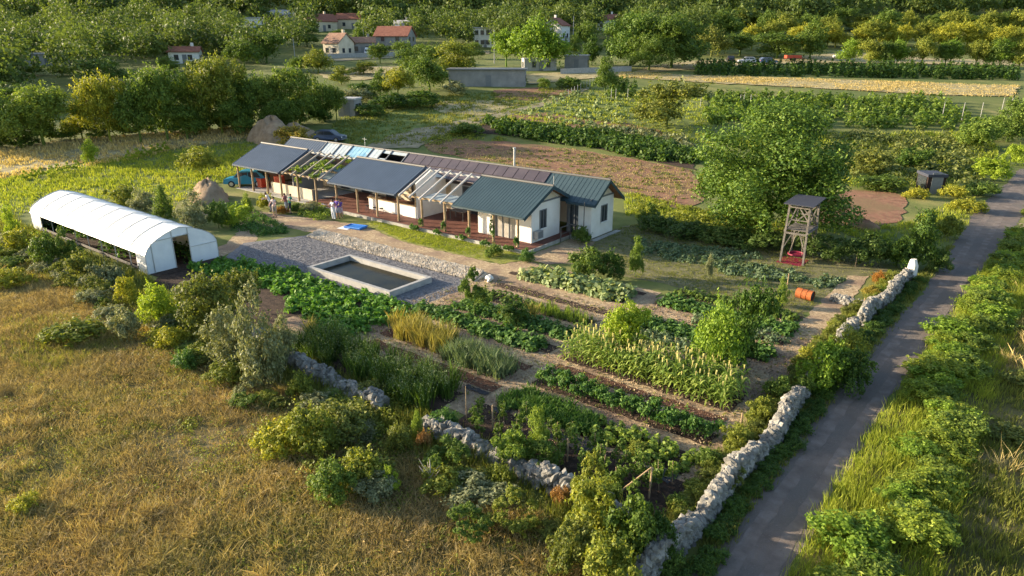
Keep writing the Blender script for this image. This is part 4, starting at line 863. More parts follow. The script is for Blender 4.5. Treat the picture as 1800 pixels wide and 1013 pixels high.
    cloth('shoes', lambda z: z[2] <= .11, 'shoe', .006)
    B = MB(); n_ = 10; Vh = []
    for i in range(5):
        for j in range(n_):
            t = 2 * PI * j / n_; p_ = .5 * PI * i / 4; r = .102 * math.cos(p_) ** .8 if i < 4 else .005; Vh.append((hx + r * math.cos(t), hy - .014 + r * math.sin(t), hz + .035 + .10 * math.sin(p_) - (.07 if i == 0 and math.sin(t) < 0.1 else 0)))
    B.mesh(Vh, [(i * n_ + j, i * n_ + (j + 1) % n_, (i + 1) * n_ + (j + 1) % n_, (i + 1) * n_ + j) for i in range(4) for j in range(n_)], hat or 'hair'); B.build('hat' if hat else 'hair', None, rt, smooth=True)
person(484, 383, 3.6, (.80, .62, .58), (.42, .36, .30), 'person in a pale pink shirt and light shorts standing at the left of the path', arm=.25)
person(477, 374, 2.6, (.72, .74, .78), (.10, .11, .16), 'person in a white shirt bending over the flowers behind the pink shirt', lean=.45, arm=.35, bare=False)
person(511, 377, -.9, (.03, .30, .22), (.03, .035, .05), 'person in a green shirt and dark shorts turned towards the flower bed', lean=.2, arm=.3)
person(505, 376, 1.9, (.35, .12, .13), (.45, .44, .45), 'person in a dull red top half hidden beside the green shirt', lean=.15)
person(587, 388, 3.1, (.60, .66, .76), (.62, .66, .72), 'person in a long pale blue outfit at the left of the pair by the deck', arm=.7, bare=False)
person(595, 386, 3.4, (.14, .08, .36), (.32, .34, .44), 'person in a purple shirt at the right of the pair by the deck', arm=.4)
person(600, 384, 3.7, (.17, .10, .42), (.50, .42, .52), 'shorter person in violet close behind the purple shirt', arm=.3, h=1.55)

# ================================================ VILLAGE HOUSES AND SHEDS
def house2(u, v, w, d, h, rh, rz, wall, roof, label, flat=False, wins=((.25, .5), (.7, .5)), storeys=1, cat='house', name='village_house', chim=True, over=.35, vz=None):
    a, b = PX(u, v); t = empty(name, (a, b, float(zt(a, b)) - .1), math.radians(38 + rz), label, cat)
    mb = MB()
    if flat: mb.box(-w / 2, w / 2, 0, d, 0, h, wall)
    else:
        pr = [(0, 0), (d, 0), (d, h), (d / 2, h + rh), (0, h)]; V = [(-w / 2, y, z) for y, z in pr] + [(w / 2, y, z) for y, z in pr]
        mb.mesh(V, [(4, 3, 2, 1, 0), (5, 6, 7, 8, 9)], wall); mb.mesh(V, [(i, (i + 1) % 5, 5 + (i + 1) % 5, 5 + i) for i in range(5)], wall)
    mb.build('wall', None, t)
    mb = MB()
    if flat: mb.box(-w / 2 - over, w / 2 + over, -over, d + over, h + .003, h + .25, roof)
    else:
        o = over; k = rh / (d / 2)
        for s in (0, 1):
            y0 = -o if s == 0 else d + o; z0 = h - o * k
            mb.hexa([(-w / 2 - o, y0, z0 + .02), (w / 2 + o, y0, z0 + .02), (w / 2 + o, d / 2, h + rh + .02), (-w / 2 - o, d / 2, h + rh + .02), (-w / 2 - o, y0, z0 + .22), (w / 2 + o, y0, z0 + .22), (w / 2 + o, d / 2, h + rh + .22), (-w / 2 - o, d / 2, h + rh + .22)], roof)
    rf = mb.build('roof', None, t)
    if chim and not flat: mb = MB(); mb.box(w * .2, w * .2 + .6, d * .55, d * .55 + .6, h + rh * .4, h + rh + 1.0, wall); mb.build('chimney', None, rf)
    for s_ in range(storeys):
        for fx, sz in wins:
            x = -w / 2 + fx * w; z0 = (s_ + .32) * h / storeys; mb = MB(); mb.box(x - sz, x + sz, -.06, -.004, z0, z0 + 1.2, 'glass'); o_ = mb.build('window', None, t)
            mb = MB(); mb.box(x - sz - .1, x + sz + .1, -.1, -.003, z0 - .14, z0 - .01, wall); mb.build('sill', None, o_)
        for yy in (.3, .7):
            z0 = (s_ + .32) * h / storeys
            for sx in (-1, 1): mb = MB(); mb.box(*sorted((sx * (w / 2 + .004), sx * (w / 2 + .06))), d * yy - .45, d * yy + .45, z0, z0 + 1.1, 'glass'); mb.build('window', None, t)
    mb = MB(); mb.box(-.5 + w * .02, .5 + w * .02, -.055, -.003, .1, 2.1, 'frame'); mb.build('door', None, t)
    return t
house2(583, 101, 5.2, 6, 3.6, 2.2, -28, 'cream', 'brownroof', 'cream gabled house with brown tile roof at the left of the village', storeys=1)
house2(612, 99, 4.5, 5, 3.0, 1.8, 58, 'cream', 'brownroof', 'small cream wing with steep brown roof right of the cream gabled house')
house2(638, 97, 6.5, 4, 3.2, 1.2, 10, 'greywall', 'brownroof', 'grey walled low house between the cream wing and the red roofed house')
house2(688, 90, 9.5, 7, 4.0, 2.4, -12, 'greywall', 'redroof', 'large house with a long red tiled roof in the middle of the village', storeys=2)
house2(325, 112, 6.6, 5, 2.7, 1.0, 14, 'plaster', 'redroof', 'white house with a low orange tiled roof above the left tree row')
house2(83, 116, 9, 5, 2.6, 0, 8, 'concrete', 'greyroof', 'low shed with a flat white roof in the woods at far left', flat=True, cat='shed', name='flat_shed')
house2(570, 56, 10, 6, 3.4, 2.2, 40, 'cream', 'redroof', 'distant house showing an orange roof behind the cream gabled house')
house2(620, 52, 12, 6, 3.4, 1.8, -5, 'cream', 'redroof', 'distant house with a low orange roof left of the large red roof')
house2(437, 50, 9, 6, 3.4, 0, 5, 'plaster', 'greyroof', 'distant white flat roofed building left of the grey roofs', flat=True)
house2(497, 42, 14, 8, 3.2, 1.6, -10, 'greywall', 'greyroof', 'distant building with pale grey sheet roofs at the top left woods')
house2(852, 84, 6.4, 6, 5.2, 0, -4, 'plaster', 'greyroof', 'white two storey building with rows of windows behind the bright round trees', flat=True, storeys=2, wins=((.15, .5), (.4, .5), (.65, .5), (.88, .5)))
house2(994, 76, 6, 7, 5.0, 2.0, 62, 'plaster', 'redroof', 'tall pale gable wall with a small red roof above the big round tree')
house2(1066, 54, 7, 6, 3.6, 1.6, -6, 'plaster', 'redroof', 'white house with bright red roof peeping between the upper trees')
house2(700, 66, 7, 5, 3.4, 1.6, -20, 'greywall', 'greyroof', 'grey house with a blue grey roof above the large red roof')
house2(856, 153, 14.0, 5.0, 3.0, 0, -3, 'greywall', 'frame', 'long grey blockwork shed with flat roof at the edge of the back meadow', flat=True, wins=(), cat='shed', name='block_shed')
house2(610, 206, 2.6, 3, 2.5, 0, -8, 'greywall', 'greyroof', 'small grey shed at the right end of the dark tree row', flat=True, wins=(), cat='shed', name='grey_shed', over=.12)
house2(950, 125, 7, 4, 2.4, 0, 8, 'concrete', 'greyroof', 'low pale ruined outbuilding under the bright round tree', flat=True, wins=((.3, .4), (.75, .4)), cat='shed', name='pale_outbuilding', over=.1)
house2(1012, 122, 5, 4, 2.8, 0, -12, 'greywall', 'greyroof', 'small grey garage right of the bright round tree', flat=True, wins=(), cat='shed', name='grey_garage', over=.15)
house2(1642, 342, 1.6, 2.2, 1.7, 0, -6, 'deckgap', 'tarroof', 'small dark wooden hut in the weeds near the road', flat=True, wins=(), cat='shed', name='garden_hut', over=.1)
for (p_, q_, lb) in (((548, 105), (720, 98), 'pale retaining wall along the village lane'), ((985, 131), (1110, 126), 'low grey wall right of the garage')):
    a, b = PX(*p_); c, d = PX(*q_); z0 = float(zt(a, b)); z1 = float(zt(c, d)); mb = MB(); mb.hexa([(a, b, z0 - .2), (c, d, z1 - .2), (c - .2, d + .3, z1 - .2), (a - .2, b + .3, z0 - .2), (a, b, z0 + 1.1), (c, d, z1 + 1.1), (c - .2, d + .3, z1 + 1.1), (a - .2, b + .3, z0 + 1.1)], 'concrete'); tag(mb.build('lane_wall'), lb, 'wall')
# ================================================ GARDEN PLANTS
def lib(name, fn):
    mb = MB(); fn(mb); o = mb.build(name, link=False); return o.data
def arch_leaf(mb, z0, az, ln, up, w, mat, base=(0, 0)):
    P = []; n = 5; dx, dy = math.cos(az), math.sin(az); r = rng.random()
    for i in range(n):
        f = i / (n - 1); x = ln * f; z = z0 + up * math.sin(f * PI * .78) - .12 * ln * f * f; ww = w * (.35 + .65 * math.sin(PI * min(.98, f * .85 + .12)))
        P.append(((base[0] + dx * x - dy * ww, base[1] + dy * x + dx * ww, z), (base[0] + dx * x + dy * ww, base[1] + dy * x - dx * ww, z)))
    for i in range(n - 1): mb.polys([[P[i][0], P[i][1], P[i + 1][1], P[i + 1][0]]], [r], mat)
def corn(mb):
    h = 1.35 + .3 * rng.random(); mb.tube([(0, 0, 0), (.02, .01, h * .6), (.03, 0, h)], [.018, .014, .008], 'l_corn', 5)
    for i in range(11): arch_leaf(mb, .15 + h * .78 * i / 11, i * 2.5 + rng.random(), .42 + .15 * rng.random(), .18 + .1 * rng.random(), .046, 'l_corn')
    for i in range(3): a = i * 2.1; mb.tube([(.03, 0, h), (.03 + .03 * math.cos(a), .03 * math.sin(a), h + .20 + .06 * rng.random())], [.016, .013], 'tassel', 4)
def leafy(mb, n=60, r=.26, h=.34, size=.075, mat='l_bed'):
    e = unit(rng.normal(size=(n, 3))); e[:, 2] = np.abs(e[:, 2]); P = e * [r, r, h] * (.45 + .6 * rng.random((n, 1)) ** .5); mb.polys(leaves(P, e + .45 * rng.normal(size=(n, 3)) + [0, 0, .4], size, .75), None, mat)
    mb.tube([(0, 0, 0), (0, 0, h * .6)], [.012, .008], 'l_bed', 4)
def spiky(mb, n=60, r=.10, h=.8, w=.012, mat='l_blue', lean=.5):
    P = rng.normal(size=(n, 2)) * r; hh = h * (.5 + .6 * rng.random(n)); a = rng.random(n) * 6.28; t = np.stack([np.cos(a), np.sin(a), np.zeros(n)], 1) * w; l = rng.random(n) * 6.28
    d = np.stack([np.cos(l) * hh * lean * .6, np.sin(l) * hh * lean * .6, hh], 1); B3 = np.concatenate([P, np.zeros((n, 1))], 1)
    mb.polys(np.stack([B3 - t, B3 + t, B3 + d * [.45, .45, .65] + t * .8, B3 + d, B3 + d * [.45, .45, .65] - t * .8], 1), None, mat)
def pepper(mb):
    mb.tube([(0, 0, 0), (0, 0, .35)], [.012, .01], 'l_bed', 5); P, N = clumps([(0, 0, .38, .22, .22, .2), (.08, .05, .26, .18, .18, .15), (-.07, .02, .3, .18, .18, .14)], 230, 7); mb.polys(leaves(P, N, .05, .5), None, 'l_bed')
def fennel(mb):
    spiky(mb, 90, .12, 1.15, .010, 'l_dark', .55); P = rng.normal(size=(130, 3)) * [.18, .18, .22] + [0, 0, .85]; mb.polys(leaves(P, rng.normal(size=(130, 3)), .035, .35), None, 'l_blue')
def tomato(mb):
    mb.tube([(0, 0, 0), (0, 0, 1.0)], [.015, .012], 'wood', 5); P, N = clumps([(0, 0, .75, .2, .2, .25), (.05, 0, .4, .25, .25, .25)], 260, 8); mb.polys(leaves(P, N, .055, .5), None, 'l_mid')
LIB = {k: [lib(k, f) for _ in range(4)] for k, f in dict(corn=corn, leafy=leafy, pepper=pepper, fennel=fennel, tomato=tomato,
    pale=lambda m: leafy(m, 70, .30, .5, .10, 'l_pale'), blue=lambda m: leafy(m, 90, .24, .4, .05, 'l_blue'), small=lambda m: leafy(m, 30, .12, .2, .05, 'l_mid'), lime=lambda m: leafy(m, 60, .22, .4, .07, 'l_vine'),
    grass=lambda m: spiky(m, 110, .13, .95, .011, 'g_tall', .7), bluegrass=lambda m: spiky(m, 110, .14, .8, .012, 'l_blue', .75), carrot=lambda m: (spiky(m, 60, .10, .30, .012, 'l_bed', 1.0), leafy(m, 50, .2, .22, .04, 'l_bed')),
    onion=lambda m: spiky(m, 16, .05, .45, .010, 'l_vine', .4)).items()} if not M.update(g_tall=leafmat('tall_yellow_grass', (.10, .115, .03), (.18, .18, .055), (.30, .27, .10), .4)) else 0
def put(kind, a, b, s, name, label, cat='plant', grp=None):
    o = bpy.data.objects.new(name, LIB[kind][int(rng.integers(0, 4))]); C.objects.link(o); o.location = (a, b, float(zt(a, b)) + .02); o.rotation_euler = (.08 * rng.normal(), .08 * rng.normal(), rng.random() * 6.28)
    s *= .82 + .36 * rng.random(); o.scale = (s, s, s * (.9 + .25 * rng.random())); tag(o, label, cat, grp); return o
def bed(a0, a1, b0, b1, kind=None, da=.35, db=.4, s=1.0, name='', label='', grp=None, soil='soil', skip=0.0, jit=.07):
    sheet('bed_soil', [(a0 - .1, b0), (a1 + .1, b0 + .05), (a1 + .1, b1), (a0 - .1, b1 - .05)], soil, .035, px=False, jit=.10)
    if not kind: return
    nb = max(1, int(round((b1 - b0) / db)))
    for j in range(nb):
        b = b0 + (b1 - b0) * (j + .5) / nb
        for a in np.arange(a0 + da / 2 + (j % 2) * da / 2, a1, da):
            if rng.random() < skip: continue
            put(kind, a + jit * rng.normal(), b + jit * rng.normal(), s, name, label, 'plant', grp)
bed(2.7, 9.6, -4.2, -2.6, 'pale', .42, .42, 1.3, 'broad_leaf_plant', 'pale broad leaved plant in the dense bed nearest the house', 'broad leaved plants in the bed nearest the house')
bed(8.4, 9.9, -2.3, -1.85); bed(2.4, 9.9, -6.25, -5.55); bed(1.6, 2.8, -3.9, -3.4)
bed(2.4, 6.4, -8.3, -7.0, 'small', .3, .38, 1.5, 'salad_plant', 'small green plant in the sparse bed left of the pale tuft', 'small plants in the sparse upper left bed', skip=.35)
bed(6.5, 9.8, -8.2, -7.1, 'onion', .24, .3, 1.2, 'onion_plant', 'thin upright onion leaves in the sparse upper left bed', 'onions in the upper left bed', skip=.2)
bed(2.6, 10.0, -10.3, -8.8, 'leafy', .36, .40, .95, 'leafy_plant', 'dark green leafy plant in the shaded bed below the onions', 'leafy plants in the bed below the onions', skip=.12)
bed(1.4, 9.6, -12.2, -11.0, 'leafy', .34, .40, 1.15, 'bean_plant', 'bushy bean plant in the long dense bed left of the corn', 'bean plants in the long bed left of the corn'); bed(9.0, 10.1, -11.9, -11.0)
bed(5.6, 10.3, -14.0, -13.3, soil='brownsoil') if M.update(brownsoil=surf('red_brown_garden_soil', [(.3, (.05, .024, .015)), (.5, (.095, .045, .026)), (.7, (.15, .078, .048))], 4, 1, 1.0, 14, fine=(11, .62, (.25, .16, .10)))) is None else 0
bed(2.4, 6.6, -15.1, -13.5, 'grass', .42, .42, 1.0, 'tall_grass_plant', 'tall yellow green grass clump at the left of the lower middle bed', 'tall yellow grasses in the lower middle bed', soil='brownsoil', skip=.3, jit=.16)
bed(6.7, 10.0, -15.3, -14.0, 'bluegrass', .36, .42, 1.1, 'leek_plant', 'grey green leek like plant between the yellow grasses and the middle path', 'grey green leeks in the lower middle bed', soil='brownsoil')
bed(2.7, 10.4, -16.35, -15.65, soil='brownsoil')
bed(.6, 9.6, -19.3, -17.1, 'fennel', .5, .5, .95, 'fennel_plant', 'feathery dark green fennel plant above the lower garden wall', 'fennel plants above the lower wall', skip=.1, jit=.15)
bed(11.2, 18.0, -1.2, -.0, 'small', .32, .38, 1.6, 'low_shrub', 'low ragged green plant along the edge of the lawn', 'low plants along the lawn edge', skip=.15)
bed(11.2, 18.3, -3.2, -1.8, 'leafy', .36, .40, 1.05, 'leafy_plant', 'dark leafy plant in the bed between lawn edge and small round trees', 'leafy plants in the upper right bed')
bed(13.8, 18.3, -4.5, -3.6, 'blue', .45, .45, 1.1, 'cabbage_plant', 'blue green cabbage plant near the end of the right hand path', 'cabbages by the right hand path')
bed(11.2, 18.3, -6.7, -5.2, 'leafy', .36, .40, 1.1, 'leafy_plant', 'bright green leafy plant in the bed under the small round trees', 'leafy plants under the small round trees')
bed(11.3, 17.4, -8.1, -7.1, 'blue', .4, .42, 1.25, 'lavender_plant', 'grey green bushy herb just above the corn', 'grey green herbs above the corn'); bed(14.6, 18.2, -9.45, -8.9, 'small', .6, .5, 1, 'leafy_plant', 'scattered small plant on dark soil right of the corn', 'small plants right of the corn', skip=.3)
bed(11.0, 18.7, -12.0, -9.9, 'corn', .24, .35, .80, 'corn_plant', 'tasselled green corn plant in the dense corn block', 'corn plants in the corn block', jit=.05)
bed(11.3, 18.8, -13.0, -12.4, soil='brownsoil')
bed(11.4, 19.0, -14.75, -13.75, 'pepper', .36, .5, 1.15, 'pepper_plant', 'dark green pepper plant in the long double row below the corn', 'pepper plants in the double row below the corn')
bed(11.3, 15.2, -16.9, -15.45, 'carrot', .28, .33, 1.3, 'carrot_plant', 'feathery low carrot plant in the bed right of the narrow black strip', 'carrot plants below the peppers'); bed(15.2, 19.0, -16.9, -15.5, 'lime', .36, .42, .95, 'leafy_plant', 'light green leafy plant near the wall end of the carrot bed', 'light green plants beside the carrots', skip=.15)
bed(11.0, 19.4, -19.4, -17.2, 'tomato', .55, .55, .85, 'tomato_plant', 'straggly tomato plant in the untidy lowest bed', 'tomato plants in the lowest bed', skip=.4, jit=.15)
for i, (a, b) in enumerate(((-.2, -17.3), (6.1, -9.8), (7.0, -8.7))): put('grass', a, b, 1.0, 'dry_tuft', ('pale dry tuft at the lower end of the pumpkin patch', 'pale pinkish dry tuft in the middle of the upper left beds', 'dry tuft beside the onions')[i])
mb = MB()
P = pts_in([(5.5, -9.2), (5.9, -9.2), (5.9, -8.8), (5.5, -8.8)], 20, False)
# ---- stuff: creeping vines and field crops
def stuff_domes(name, polys, dens, r, h, n, size, mat, label, px=True, z=0.0):
    mb = MB()
    for pl in polys:
        P = pts_in(pl, dens, px); k = len(P); domes(P, r * (.6 + .8 * rng.random(k)), h * (.6 + .8 * rng.random(k)), n, size, mat, mb, z)
    return tag(mb.build(name), label, None, None, 'stuff')
stuff_domes('pumpkin_vines', [[(330, 470), (420, 462), (520, 478), (560, 502), (500, 520), (420, 500)], [(505, 520), (560, 500), (640, 518), (722, 540), (718, 562), (640, 585), (612, 606), (545, 602), (560, 570), (500, 545)]], 7, .36, .42, 34, .12, 'l_vine2', 'broad leaved pumpkin vines below the gravel pad') if not M.update(l_vine2=leafmat('pumpkin_leaves', (.03, .09, .014), (.065, .16, .024), (.13, .25, .045), .35)) else 0
stuff_domes('squash_rows', [[(1115, 425), (1330, 447), (1335, 458), (1240, 468), (1115, 448)], [(1240, 467), (1330, 468), (1478, 492), (1470, 512), (1290, 488)]], 6, .33, .28, 26, .10, 'l_blue', 'dark squash vines in two rows on the shaded lawn')  # vines in shade, the shade put into bluish leaf colour
stuff_domes('flower_bed', [[(530, 368), (560, 364), (582, 368), (578, 386), (556, 388), (530, 380)]], 6, .4, .45, 50, .08, 'l_vine', 'lush flower bed in front of the deck')
stuff_domes('vegetable_patch', [[(372, 358), (430, 366), (500, 400), (506, 410), (460, 418), (392, 400), (370, 375)]], 6, .35, .36, 40, .07, 'l_bed', 'green vegetable patch behind the polytunnel doorway')
stuff_domes('tunnel_crops', [[(GA0 + .4, GB0 + .4), (GA1 - .6, GB0 + .4), (GA1 - .6, GB0 + GW - .4), (GA0 + .4, GB0 + GW - .4)]], 1.6, .4, .8, 40, .09, 'l_bed', 'crops growing inside the polytunnel', px=False)
stuff_domes('bean_hedge', [[(848, 214), (900, 222), (1000, 232), (1120, 250), (1230, 274), (1232, 292), (1140, 282), (1050, 262), (930, 246), (880, 238)]], 2.2, .8, 1.2, 60, .20, 'l_dark', 'dense dark green rows of tall beans behind the ploughed field')
def rows_of(name, quad, nrow, dens, r, h, n, size, mat, label):
    """crop rows between the picture corners quad = (left back, right back, right front, left front)"""
    q = [np.array(PX(*p)) for p in quad]; mb = MB(); PP = []
    for i in range(nrow):
        f = (i + .5) / nrow; p = q[0] * (1 - f) + q[3] * f; r_ = q[1] * (1 - f) + q[2] * f; L = np.linalg.norm(r_ - p); k = int(L * dens); t = rng.random(k)[:, None]; PP.append(p * (1 - t) + r_ * t + .12 * rng.normal(size=(k, 2)))
    P = np.concatenate(PP); k = len(P); domes(P, r * (.6 + .8 * rng.random(k)), h * (.7 + .6 * rng.random(k)), n, size, mat, mb); return tag(mb.build(name), label, None, None, 'stuff')
rows_of('maize_strip', ((1225, 119), (1785, 128), (1790, 143), (1222, 133)), 6, 1.6, .5, 2.2, 34, .26, 'l_dark', 'long strip of tall dark green maize below the upper tree line')
rows_of('vineyard', ((1240, 170), (1650, 178), (1740, 232), (1240, 222)), 9, 1.3, .7, 1.5, 40, .24, 'l_vine', 'rows of bright green vines behind the big tree')
rows_of('garden_rows', ((1000, 165), (1110, 168), (1100, 240), (905, 205)), 7, 1.4, .5, .8, 26, .2, 'l_pale', 'pale green crop rows beside the field path')
rows_of('bean_poles', ((1075, 150), (1120, 153), (1110, 178), (1068, 176)), 3, 2.0, .6, 2.0, 40, .24, 'l_mid', 'climbing beans on pale poles by the dark round tree')
stuff_domes('weedy_rows', [[(985, 226), (1100, 226), (1200, 245), (1230, 262), (1180, 262), (1060, 240)]], 1.0, .8, .7, 40, .2, 'l_olive', 'weedy grey green rows before the bean hedge')
stuff_domes('lit_weeds', [[(745, 248), (800, 232), (860, 240), (900, 250), (800, 246), (760, 258)], [(1120, 345), (1240, 372), (1330, 400), (1200, 400), (1110, 375)]], 1.6, .6, .40, 46, .10, 'l_yel2', 'sunlit weeds along the ploughed field')
stuff_domes('rough_scrub', [[(1450, 240), (1600, 236), (1700, 252), (1720, 300), (1690, 345), (1600, 325), (1500, 322), (1450, 300)]], .55, 1.1, 1.1, 60, .18, 'l_scrub', 'tangled scrub and weeds right of the big tree') if not M.update(l_scrub=leafmat('mixed_scrub_leaves', (.04, .065, .02), (.09, .12, .035), (.19, .21, .07))) else 0
# ================================================ TREES AND BUSHES
plant('big', 1347, 410, 168, 300, 'l_walnut', 'very large round green tree behind the timber tower', 'tree')
plant('round0', 1098, 630, 518, 104, 'l_lime', 'small yellow green round tree between the leafy beds above the corn', 'tree')
plant('round1', 1258, 664, 508, 122, 'l_limed', 'bright green garden tree right of the corn, its left half', 'tree') if not M.update(l_limed=leafmat('fresh_green_leaves', (.055, .11, .014), (.11, .19, .024), (.18, .27, .04), .4)) else 0
plant('round2', 1308, 648, 474, 104, 'l_walnut', 'garden tree with darker right side behind the bright one above the corn', 'tree')
plant('round2', 1172, 226, 128, 132, 'l_olive2', 'dense dull green round tree among the field crops', 'tree')
plant('open', 834, 556, 462, 66, 'l_mid', 'slender upright sapling at the right corner of the gravel pad', 'tree')
plant('bush0', 905, 572, 524, 66, 'l_dark', 'dark bush beside the slender sapling in the upper left beds', 'bush')
plant('bush1', 1035, 492, 424, 74, 'l_mid', 'bushy fruit bush on the near side of the house lawn', 'bush'); plant('bush2', 1078, 494, 432, 58, 'l_dark', 'darker fruit bush just left of the tall slim shrub', 'bush')
plant('tall0', 1117, 488, 408, 34, 'l_vine', 'tall slim shrub at the lawn edge', 'bush'); plant('tall1', 1245, 492, 442, 20, 'l_olive', 'very thin upright shrub in the middle of the lawn edge', 'bush')
plant('tall2', 1372, 540, 484, 30, 'l_vine', 'thin climbing plant beside the pole left of the rusty barrel', 'bush')
plant('low0', 1022, 428, 388, 40, 'l_mid', 'small bush growing at the porch beside the second gable', 'bush')
plant('low1', 868, 452, 420, 34, 'l_mid', 'small round bush at the grass strip near the house corner', 'bush'); plant('low2', 925, 462, 432, 28, 'l_bed', 'leafy plant at the house corner beside the deck edge', 'bush')
# between polytunnel and house
for kind, u, vb, vt, w, mt, lb in (('round0', 356, 312, 250, 84, 'l_yel2', 'small round yellow green tree behind the polytunnel'), ('bush0', 218, 372, 318, 66, 'l_yel2', 'yellow green bush behind the far half of the polytunnel'),
    ('round1', 252, 384, 326, 62, 'l_olive', 'grey green bush behind the middle of the polytunnel'), ('tall0', 292, 396, 318, 48, 'l_mid', 'narrow dark green shrub behind the polytunnel ridge'), ('tall2', 344, 404, 330, 66, 'l_olive', 'tall silvery shrub behind the polytunnel doorway end'),
    ('bush1', 385, 402, 345, 46, 'l_mid', 'green shrub between the silvery shrub and the earth heap'), ('bush2', 418, 398, 352, 52, 'l_lime', 'bright green shrub in front of the small earth heap'), ('tall1', 436, 376, 336, 24, 'l_vine', 'leafy plant in front of the teal car'),
    ('low0', 468, 368, 330, 32, 'l_yel', 'yellowish shrub before the low cream wall'), ('low1', 497, 376, 356, 22, 'l_orange', 'orange and yellow flowering plant between the two standing people'), ('low2', 545, 374, 350, 34, 'l_olive', 'dry grey green tuft beside the deck end'),
    ('low0', 520, 372, 352, 30, 'l_mid', 'green plant behind the person in green'), ('bush0', 523, 268, 213, 76, 'l_yel3', 'yellow and rust coloured bush before the large earth heap'), ('tall1', 163, 290, 240, 36, 'l_lime', 'small bright sapling standing alone in the left meadow')):
    plant(kind, u, vb, vt, w, mt, lb, 'bush' if 'tree' not in lb and 'sapling' not in lb else 'tree')
for i in range(7): plant('open', 45 + i * 15, 318 - i * 3, 298 - i * 3, 16, 'l_lime', 'small lime green sapling in the left of the two lines of saplings', 'tree', 'young saplings at the far left')
for i in range(6): plant('open', 228 + i * 13, 284 - i * 3, 262 - i * 3, 16, 'l_lime', 'small lime green sapling in the line behind the polytunnel', 'tree', 'young saplings behind the polytunnel')
# left of and below the polytunnel
for kind, u, vb, vt, w, mt, lb in (('tall0', 26, 425, 355, 34, 'l_lime', 'yellow green sapling left of the polytunnel end'), ('bush0', 42, 450, 392, 60, 'l_yel', 'yellow green bush at the rear left corner of the polytunnel'), ('bush1', 88, 470, 398, 66, 'l_mid', 'dark green bush against the open side of the polytunnel, leftmost'),
    ('open', 122, 470, 392, 56, 'l_mid', 'thin shrub reaching over the polytunnel film edge'), ('bush2', 150, 492, 430, 70, 'l_olive2', 'olive bush in front of the middle of the polytunnel'), ('low0', 195, 505, 452, 60, 'l_olive', 'grey weedy bush near the front corner of the polytunnel'),
    ('low1', 15, 505, 462, 80, 'l_yel', 'pale green bush at the left edge of the photo below the tunnel'), ('bush0', 228, 540, 478, 46, 'l_yel', 'small yellow bush below the polytunnel corner'), ('round1', 283, 575, 484, 84, 'l_lime', 'bright yellow green tree below the polytunnel doorway'),
    ('bush1', 225, 600, 530, 70, 'l_olive', 'dusty green bush left of the bright yellow green tree'), ('low2', 300, 612, 565, 70, 'l_yel', 'low yellow bush at the foot of the bright yellow green tree'), ('round2', 372, 596, 462, 130, 'l_olive2', 'round green tree with fine leaves left of the pumpkin vines'),
    ('tall0', 405, 650, 530, 104, 'l_olive', 'silvery bush between the two fine leaved trees'), ('tall2', 462, 682, 492, 122, 'l_olive', 'tall silver green olive tree beside the pumpkin vines'), ('round0', 425, 560, 462, 100, 'l_olive2', 'green tree crown behind the olive tree near the pumpkin vines'),
    ('low0', 330, 650, 604, 60, 'l_bed', 'deep green low bush on the dry field below the fine leaved trees'), ('low1', 130, 600, 552, 110, 'l_yel2', 'wide low yellow green patch in the dry field'), ('tall1', 505, 650, 545, 66, 'l_olive', 'slim silvery shrub right of the olive tree'),
    ('low2', 45, 900, 862, 60, 'l_yel', 'small yellow green bush at the left edge of the dry field'), ('low0', 530, 700, 640, 60, 'l_yel2', 'green weeds at the left end of the broken wall'), ('bush2', 560, 800, 700, 110, 'l_yel2', 'bramble patch left of the dark hollow'), ('low1', 500, 790, 725, 120, 'l_yel', 'spreading yellow green bramble in the dry field'),
    ('low2', 600, 770, 700, 130, 'l_olive2', 'bramble patch below the fennel, upper right of the others'), ('bush1', 588, 882, 800, 110, 'l_mid', 'round bramble bush in the dry field, lowest of the brambles'), ('low0', 640, 850, 770, 100, 'l_yel2', 'bramble bush right of the round one'), ('open', 688, 870, 815, 46, 'l_lime', 'small spiky lime green shrub in the dry field'),
    ('bush0', 700, 800, 735, 60, 'l_olive2', 'weedy bush between brambles and the dark hollow'), ('tall1', 735, 780, 715, 30, 'l_vine', 'narrow leafy shrub left of the wall gap'), ('low1', 780, 760, 705, 60, 'l_bed', 'dark leafy bush at the lower end of the fennel'), ('low1', 655, 700, 660, 70, 'l_olive2', 'weeds on the lower left garden wall')):
    plant(kind, u, vb, vt, w, mt, lb, 'tree' if ('tree' in lb and 'foot' not in lb and 'left of the bright' not in lb and 'between' not in lb and 'silvery shrub' not in lb and 'below the fine' not in lb) or 'sapling' in lb else 'bush')
